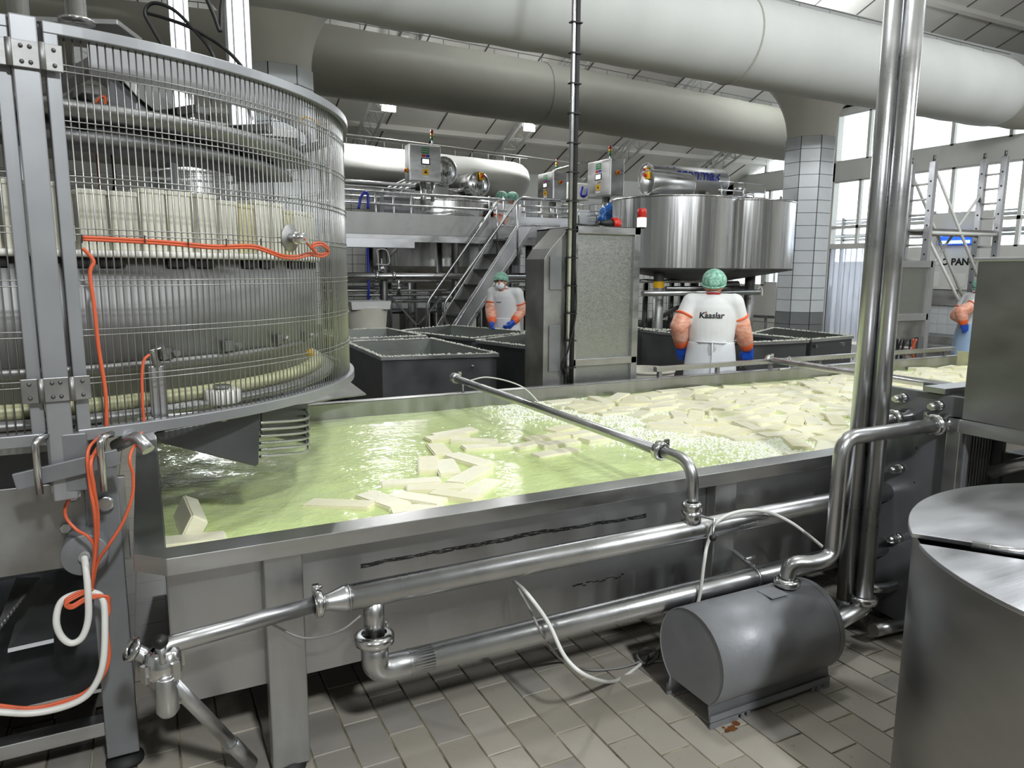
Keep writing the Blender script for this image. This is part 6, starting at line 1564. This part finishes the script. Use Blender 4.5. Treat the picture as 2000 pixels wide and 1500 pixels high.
def person(label, base, z0, face, pose, sc=1., apron='apron', logo=None, logo_chest=False, mask=True, detail=True, vox=.012):
    t = thing('person', label, 'person', (base[0], base[1], z0))
    f = V((face[0], face[1], 0)).normalized(); r = V((f.y, -f.x, 0)); B = V((base[0], base[1], z0))
    def P(x, y, z): return B + (r * x + f * y + V((0, 0, z))) * sc
    s = sc; ln = pose.get('lean', 0)          # lean: forward offset at shoulder height
    def T(x, y, z): return P(x, y + ln * max(0, (z - .95) / .5), z)
    hd = pose.get('head', (0, 0)); hc = T(hd[0], .015 + hd[1], 1.545)      # head centre
    sh = {k: T(k * .185, 0, 1.385) for k in (-1, 1)}
    el = {k: P(*pose['elbow'][k]) for k in (-1, 1)}; wr = {k: P(*pose['wrist'][k]) for k in (-1, 1)}; hn = {k: P(*pose['hand'][k]) for k in (-1, 1)}
    # body: one skin
    q = MB()
    q.sph(hc, (.078 * s, .078 * s, .112 * s)); q.sph(hc + f * .03 * s - V((0, 0, .045 * s)), (.06 * s, .06 * s, .065 * s)); tcap(q, hc - V((0, 0, .08 * s)), T(0, -.01, 1.38), .055 * s, .065 * s)
    tcap(q, hc + f * .085 * s + V((0, 0, .008 * s)), hc + f * .10 * s - V((0, 0, .03 * s)), .010 * s, .016 * s, 8)       # nose
    for k in (-1, 1): q.sph(hc + r * .08 * s * k - V((0, 0, .01 * s)), (.014 * s, .022 * s, .032 * s))                    # ears
    tcap(q, T(0, 0, 1.30), T(0, 0, .98), .11 * s, .11 * s)
    for k in (-1, 1):
        tcap(q, T(0, 0, 1.36), sh[k], .10 * s, .065 * s); tcap(q, sh[k], el[k], .055 * s, .042 * s); tcap(q, el[k], wr[k], .042 * s, .03 * s)
        tcap(q, T(k * .09, 0, .92), P(k * .1, .01, .50), .085 * s, .06 * s); tcap(q, P(k * .1, .01, .50), P(k * .1, -.02, .1), .058 * s, .04 * s); tcap(q, P(k * .1, -.03, .05), P(k * .11, .13, .045), .045 * s, .035 * s)
    blob('body', q, vox, 'skin', t)
    # trousers
    q = MB()
    tcap(q, T(0, 0, .98), T(0, 0, .90), .16 * s, .165 * s)
    for k in (-1, 1): tcap(q, T(k * .085, 0, .88), P(k * .105, .01, .48), .115 * s, .09 * s); tcap(q, P(k * .105, .01, .5), P(k * .105, -.015, .12), .09 * s, .075 * s)
    blob('trousers', q, vox * 1.2, 'trousers', t)
    for k in (-1, 1):
        q = MB(); tcap(q, P(k * .105, -.05, .045), P(k * .115, .15, .04), .05 * s, .045 * s); blob('boot', q, .012, 'white_plastic', t)
    # shirt: torso with short wide sleeves
    q = MB(); wd = pose.get('width', 1.)
    ell_loft(q, T, r, f, [(z, rx * s * wd, ry * s, 0) for z, rx, ry in ((.93, .18, .14), (1.05, .185, .142), (1.16, .195, .142), (1.26, .205, .138), (1.34, .20, .128), (1.40, .17, .105), (1.445, .09, .075))])
    tcap(q, T(0, -.005, 1.40), T(0, 0, 1.44), .075 * s, .062 * s)
    for k in (-1, 1):
        tcap(q, T(k * .06, 0, 1.385), sh[k], .085 * s, .082 * s); e_ = sh[k].lerp(el[k], .66); tcap(q, sh[k], e_, .086 * s, .078 * s)
    shirt = blob('shirt', q, vox, 'shirt', t)
    q = MB(); ring(q, T(0, .005, 1.455), (V((0, 0, 1)) + f * .25), .062 * s, .011 * s, 24, 8); q.build('collar', 'collar_red', t)
    # apron wrapped round the hips, bib strings behind
    q = MB()
    ell_loft(q, T, r, f, [(z, rx * s * wd, ry * s, .003) for z, rx, ry in ((.56, .225, .19), (.66, .22, .185), (.80, .215, .178), (.92, .205, .165), (1.0, .195, .155), (1.04, .188, .148))])
    ap = blob('apron', q, vox, apron, t)
    q = MB(); q.tube([T(-.19 * wd, 0, 1.035), T(-.1, -.142, 1.04), T(0, -.158, 1.04), T(.1, -.142, 1.035), T(.19 * wd, 0, 1.03)], .008 * s, 6)
    if detail:
        q.tube([T(.005, -.158, 1.04), T(.008, -.172, .92), T(.004, -.187, .78), T(.012, -.193, .70)], .007 * s, 6); q.sph(T(.004, -.152, 1.04), .014 * s)
    q.build('apron_string', 'apron', ap)
    # sleeve covers with elastic bands, gloves
    for k in (-1, 1):
        q = MB(); u = sh[k].lerp(el[k], .55); mid = u.lerp(el[k], .5)
        tcap(q, u, mid, .075 * s, .088 * s); tcap(q, mid, el[k], .088 * s, .082 * s); tcap(q, el[k], el[k].lerp(wr[k], .5), .082 * s, .076 * s); tcap(q, el[k].lerp(wr[k], .5), wr[k].lerp(el[k], .15), .076 * s, .055 * s)
        sl = blob('sleeve_cover', q, vox * .9, 'sleeve_orange', t)
        q = MB(); d1 = (el[k] - sh[k]); ring(q, u, d1, .079 * s, .012 * s, 20, 6); q.build('sleeve_band', 'sleeve_band', sl)
        q = MB(); d2 = (wr[k] - el[k]); tcap(q, wr[k].lerp(el[k], .30), wr[k].lerp(el[k], .16), .066 * s, .060 * s); q.build('sleeve_cuff', 'sleeve_band', sl)
        # hand: palm, four fingers, thumb
        q = MB(); w_, h_ = wr[k], hn[k]; ax = (h_ - w_).normalized(); inn = (-r * k); inn = (inn - ax * inn.dot(ax)).normalized(); fr_ = ax.cross(inn).normalized()
        if fr_.dot(f) < 0: fr_ = -fr_
        if pose.get('palm_back'): inn, fr_ = (f - ax * f.dot(ax)).normalized(), (-r * k)
        tcap(q, w_.lerp(el[k], .22), w_, .050 * s, .042 * s); L = (h_ - w_).length; pe = w_ + ax * L * .48
        for j in range(4):
            o_ = fr_ * ((.036 - .024 * j) * s); kn = pe + o_; fl = (.085, .095, .088, .07)[j] * s
            tcap(q, w_ + o_ * .7, kn, .028 * s, .018 * s, 8); c_ = pose.get('curl', .5); m_ = kn + (ax * cos(c_ * .6) + inn * sin(c_ * .6)) * fl * .5; e_ = m_ + (ax * cos(c_ * 1.5) + inn * sin(c_ * 1.5)) * fl * .5
            tcap(q, kn, m_, .0135 * s, .0125 * s, 8); tcap(q, m_, e_, .0125 * s, .0105 * s, 8)
        tb0 = w_ + ax * L * .16 + fr_ * .03 * s; tb1 = tb0 + (ax * .6 + fr_ * .6 + inn * .4).normalized() * .045 * s; tb2 = tb1 + (ax * .9 + fr_ * .15 + inn * .3).normalized() * .035 * s
        tcap(q, tb0, tb1, .015 * s, .0125 * s, 8); tcap(q, tb1, tb2, .012 * s, .009 * s, 8)
        blob('glove', q, .0048 if detail else .008, 'blue_glove', t, 2)
    # hair cap with gathered hem
    q = MB(); cc = hc + V((0, 0, .035 * s)) - f * .012 * s
    q.sph(cc, (.108 * s, .120 * s, .108 * s), 20, 12, R=Matrix((r, f, V((0, 0, 1)))).transposed()); q2 = MB()
    vs = [(V(v) - cc) for v in q.v]
    cut = []
    for v in vs:
        lim = -.03 * s + (v.dot(f)) * .28
        v = V(v); 
        if v.z < lim: v.z = lim - .004 * s
        k_ = 1 + .05 * sin(atan2(v.dot(r), v.dot(f)) * 17) * (1 if v.z < .05 * s else .4); cut.append(cc + V((v.x * k_, v.y * k_, v.z)))
    q2.add(cut, q.f, True); cp_o = q2.build('hair_cap', 'cap_green', t)
    q = MB(); hem = []
    for i in range(28):
        a = 2 * pi * i / 28; v = r * (.104 * s * cos(a)) + f * (.116 * s * sin(a)); hem.append(cc + v + V((0, 0, -.030 * s + v.dot(f) * .28)))
    q.tube(hem, .008 * s, 6, closed=True); q.build('cap_hem', 'cap_green', cp_o)
    if mask:
        q = MB(); q.sph(hc + f * .055 * s - V((0, 0, .052 * s)), (.066 * s, .048 * s, .056 * s), 18, 12, R=Matrix((r, f, V((0, 0, 1)))).transposed()); mk = q.build('face_mask', 'mask_white', t)
        q = MB()
        for k in (-1, 1): q.tube([hc + f * .04 * s + r * .058 * s * k - V((0, 0, .04 * s)), hc + r * .082 * s * k - V((0, 0, .005 * s))], .003 * s, 5)
        q.build('mask_loop', 'mask_white', mk)
        for k in (-1, 1):
            q = MB(); q.sph(hc + f * .082 * s + r * .030 * s * k + V((0, 0, .012 * s)), (.013 * s, .008 * s, .006 * s), 10, 8, R=Matrix((r, f, V((0, 0, 1)))).transposed()); q.build('eye', 'black', t)
            q = MB(); q.tube([hc + f * .080 * s + r * .015 * s * k + V((0, 0, .030 * s)), hc + f * .083 * s + r * .03 * s * k + V((0, 0, .034 * s)), hc + f * .072 * s + r * .05 * s * k + V((0, 0, .030 * s))], .0045 * s, 6); q.build('eyebrow', 'hair', t)
    if logo:
        # flat print wrapped on the back (or chest) of the shirt
        bvh = BVHTree.FromPolygons([v.co.copy() for v in shirt.data.vertices], [tuple(p.vertices) for p in shirt.data.polygons])
        dr_ = f if not logo_chest else -f; rt_ = r if not logo_chest else -r
        for txt, size, x, z, m, bold in logo:
            me = text_mesh(txt, size * s, .12, bold)
            bm = bmesh.new(); bm.from_mesh(me); bmesh.ops.triangulate(bm, faces=bm.faces); bmesh.ops.subdivide_edges(bm, edges=[e for e in bm.edges if e.calc_length() > .02 * s], cuts=1); bm.to_mesh(me); bm.free()
            for v in me.vertices:
                o_ = T(0, 0, z) + rt_ * (v.co.x + x * s) + V((0, 0, v.co.y)) - dr_ * .6
                hit = bvh.ray_cast(o_, dr_)[0]
                v.co = (hit - dr_ * .0035) if hit else o_ + dr_ * .47
            me.materials.clear(); me.materials.append(M[m]); link('print', me, shirt)
    return t
# worker seen from behind
wp = at(1390, 640, Y=5.14); vd = V((wp.x, wp.y)).normalized()
def loc(px, py, base, face, depth_off=0.):
    """local pose coordinates of a photo pixel in the plane through the person facing the camera"""
    n = V((FW.x, FW.y, 0)).normalized(); b = V((base[0], base[1], 0)) + n * depth_off
    q_ = at(px, py, d=1.) - CAM; tt = (b - V((0, 0, 0))).dot(n) / q_.dot(n); p = CAM + q_ * tt - V((base[0], base[1], 0))
    f = V((face[0], face[1], 0)).normalized(); r = V((f.y, -f.x, 0)); return (p.dot(r), p.dot(f), p.z)
fc_ = (vd.x - .05, vd.y); bs = (wp.x, wp.y)
person('worker seen from behind in white with orange sleeve covers and blue gloves', bs, 0, fc_,
       dict(elbow={-1: loc(1328, 642, bs, fc_), 1: loc(1448, 648, bs, fc_)}, wrist={-1: loc(1332, 680, bs, fc_, .10), 1: loc(1458, 685, bs, fc_, .08)}, hand={-1: loc(1334, 712, bs, fc_, .13), 1: loc(1459, 722, bs, fc_, .10)}, lean=0, width=1.08, head=(.0, .02), palm_back=True),
       1.02, logo=[('Kaaslar', .073, -.012, 1.275, 'lettering_black', .0022), ('^', .05, -.062, 1.292, 'collar_red', .001)], mask=False)
# masked worker at the trough
rim_p = at(985, 642, Z=.88); n_ = V((FW.x, FW.y, 0)).normalized()
bs = (rim_p.x + n_.x * .22 + .03, rim_p.y + n_.y * .22); fc_ = (-n_.x - .25, -n_.y + .12)
L_ = lambda px, py, o=0: loc(px, py, bs, fc_, o)
person('masked worker facing the camera, hands on the trough rim below the stairs', bs, 0, fc_,
       dict(elbow={-1: L_(1018, 606, -.06), 1: L_(958, 603, -.05)}, wrist={-1: L_(1003, 628, -.18), 1: L_(960, 630, -.18)}, hand={-1: L_(988, 645, -.24), 1: L_(960, 647, -.25)}, lean=.10, head=(.035, .03), curl=.8),
       .99, logo=[('kaaslar', .03, -.06, 1.26, 'lettering_black', .0005)], logo_chest=True)
# worker at the right edge
wp = at(1893, 640, Y=6.2); bs = (wp.x, wp.y); fc_ = (.75, -.35); L_ = lambda px, py, o=0: loc(px, py, bs, fc_, o)
person('worker half hidden by the grey steel box at the right edge', bs, 0, fc_,
       dict(elbow={-1: (-.25, -.05, 1.12), 1: L_(1876, 604, -.2)}, wrist={-1: (-.2, .15, 1.0), 1: L_(1882, 628, -.22)}, hand={-1: (-.15, .25, .98), 1: L_(1888, 645, -.22)}, lean=.08, head=(0, .02)), .97, apron='apron_blue', mask=True, detail=False, vox=.016)
# two colleagues on the rear platform
rpf = thing('rear_platform', 'steel platform behind the stairs where two workers stand', 'platform', (6.2, 12.2, 0))
pz = at(990, 372, Y=12.1).z - 1.70
xa_ = at(985, 372, Y=12.1).x; xb_ = at(1000, 370, Y=12.1).x
q = MB(); q.bb((xa_ - .4, 11.9, pz - .05), (xb_ + .6, 12.5, pz)); q.build('deck', 'steel_dull', rpf)
for x in (xa_ - .35, xb_ + .5):
    for y in (11.95, 12.45): q = MB(); q.cyl((x, y, 0), (x, y, pz - .05), .05, 10); q.build('post', 'steel_dark', rpf)
for (px, Y_, lab, fc) in ((980, 12.12, 'left one of two capped workers far behind the stairs', (-.6, .6)), (1001, 12.1, 'right one of two capped workers far behind the stairs', (-.3, .9))):
    p = at(px, 372, Y=Y_)
    person(lab, (p.x, Y_), pz, fc, dict(elbow={-1: (-.25, 0, 1.12), 1: (.25, 0, 1.12)}, wrist={-1: (-.2, .18, 1.02), 1: (.2, .18, 1.02)}, hand={-1: (-.15, .27, 1.0), 1: (.15, .27, 1.0)}), 1., mask=False, detail=False, vox=.02)
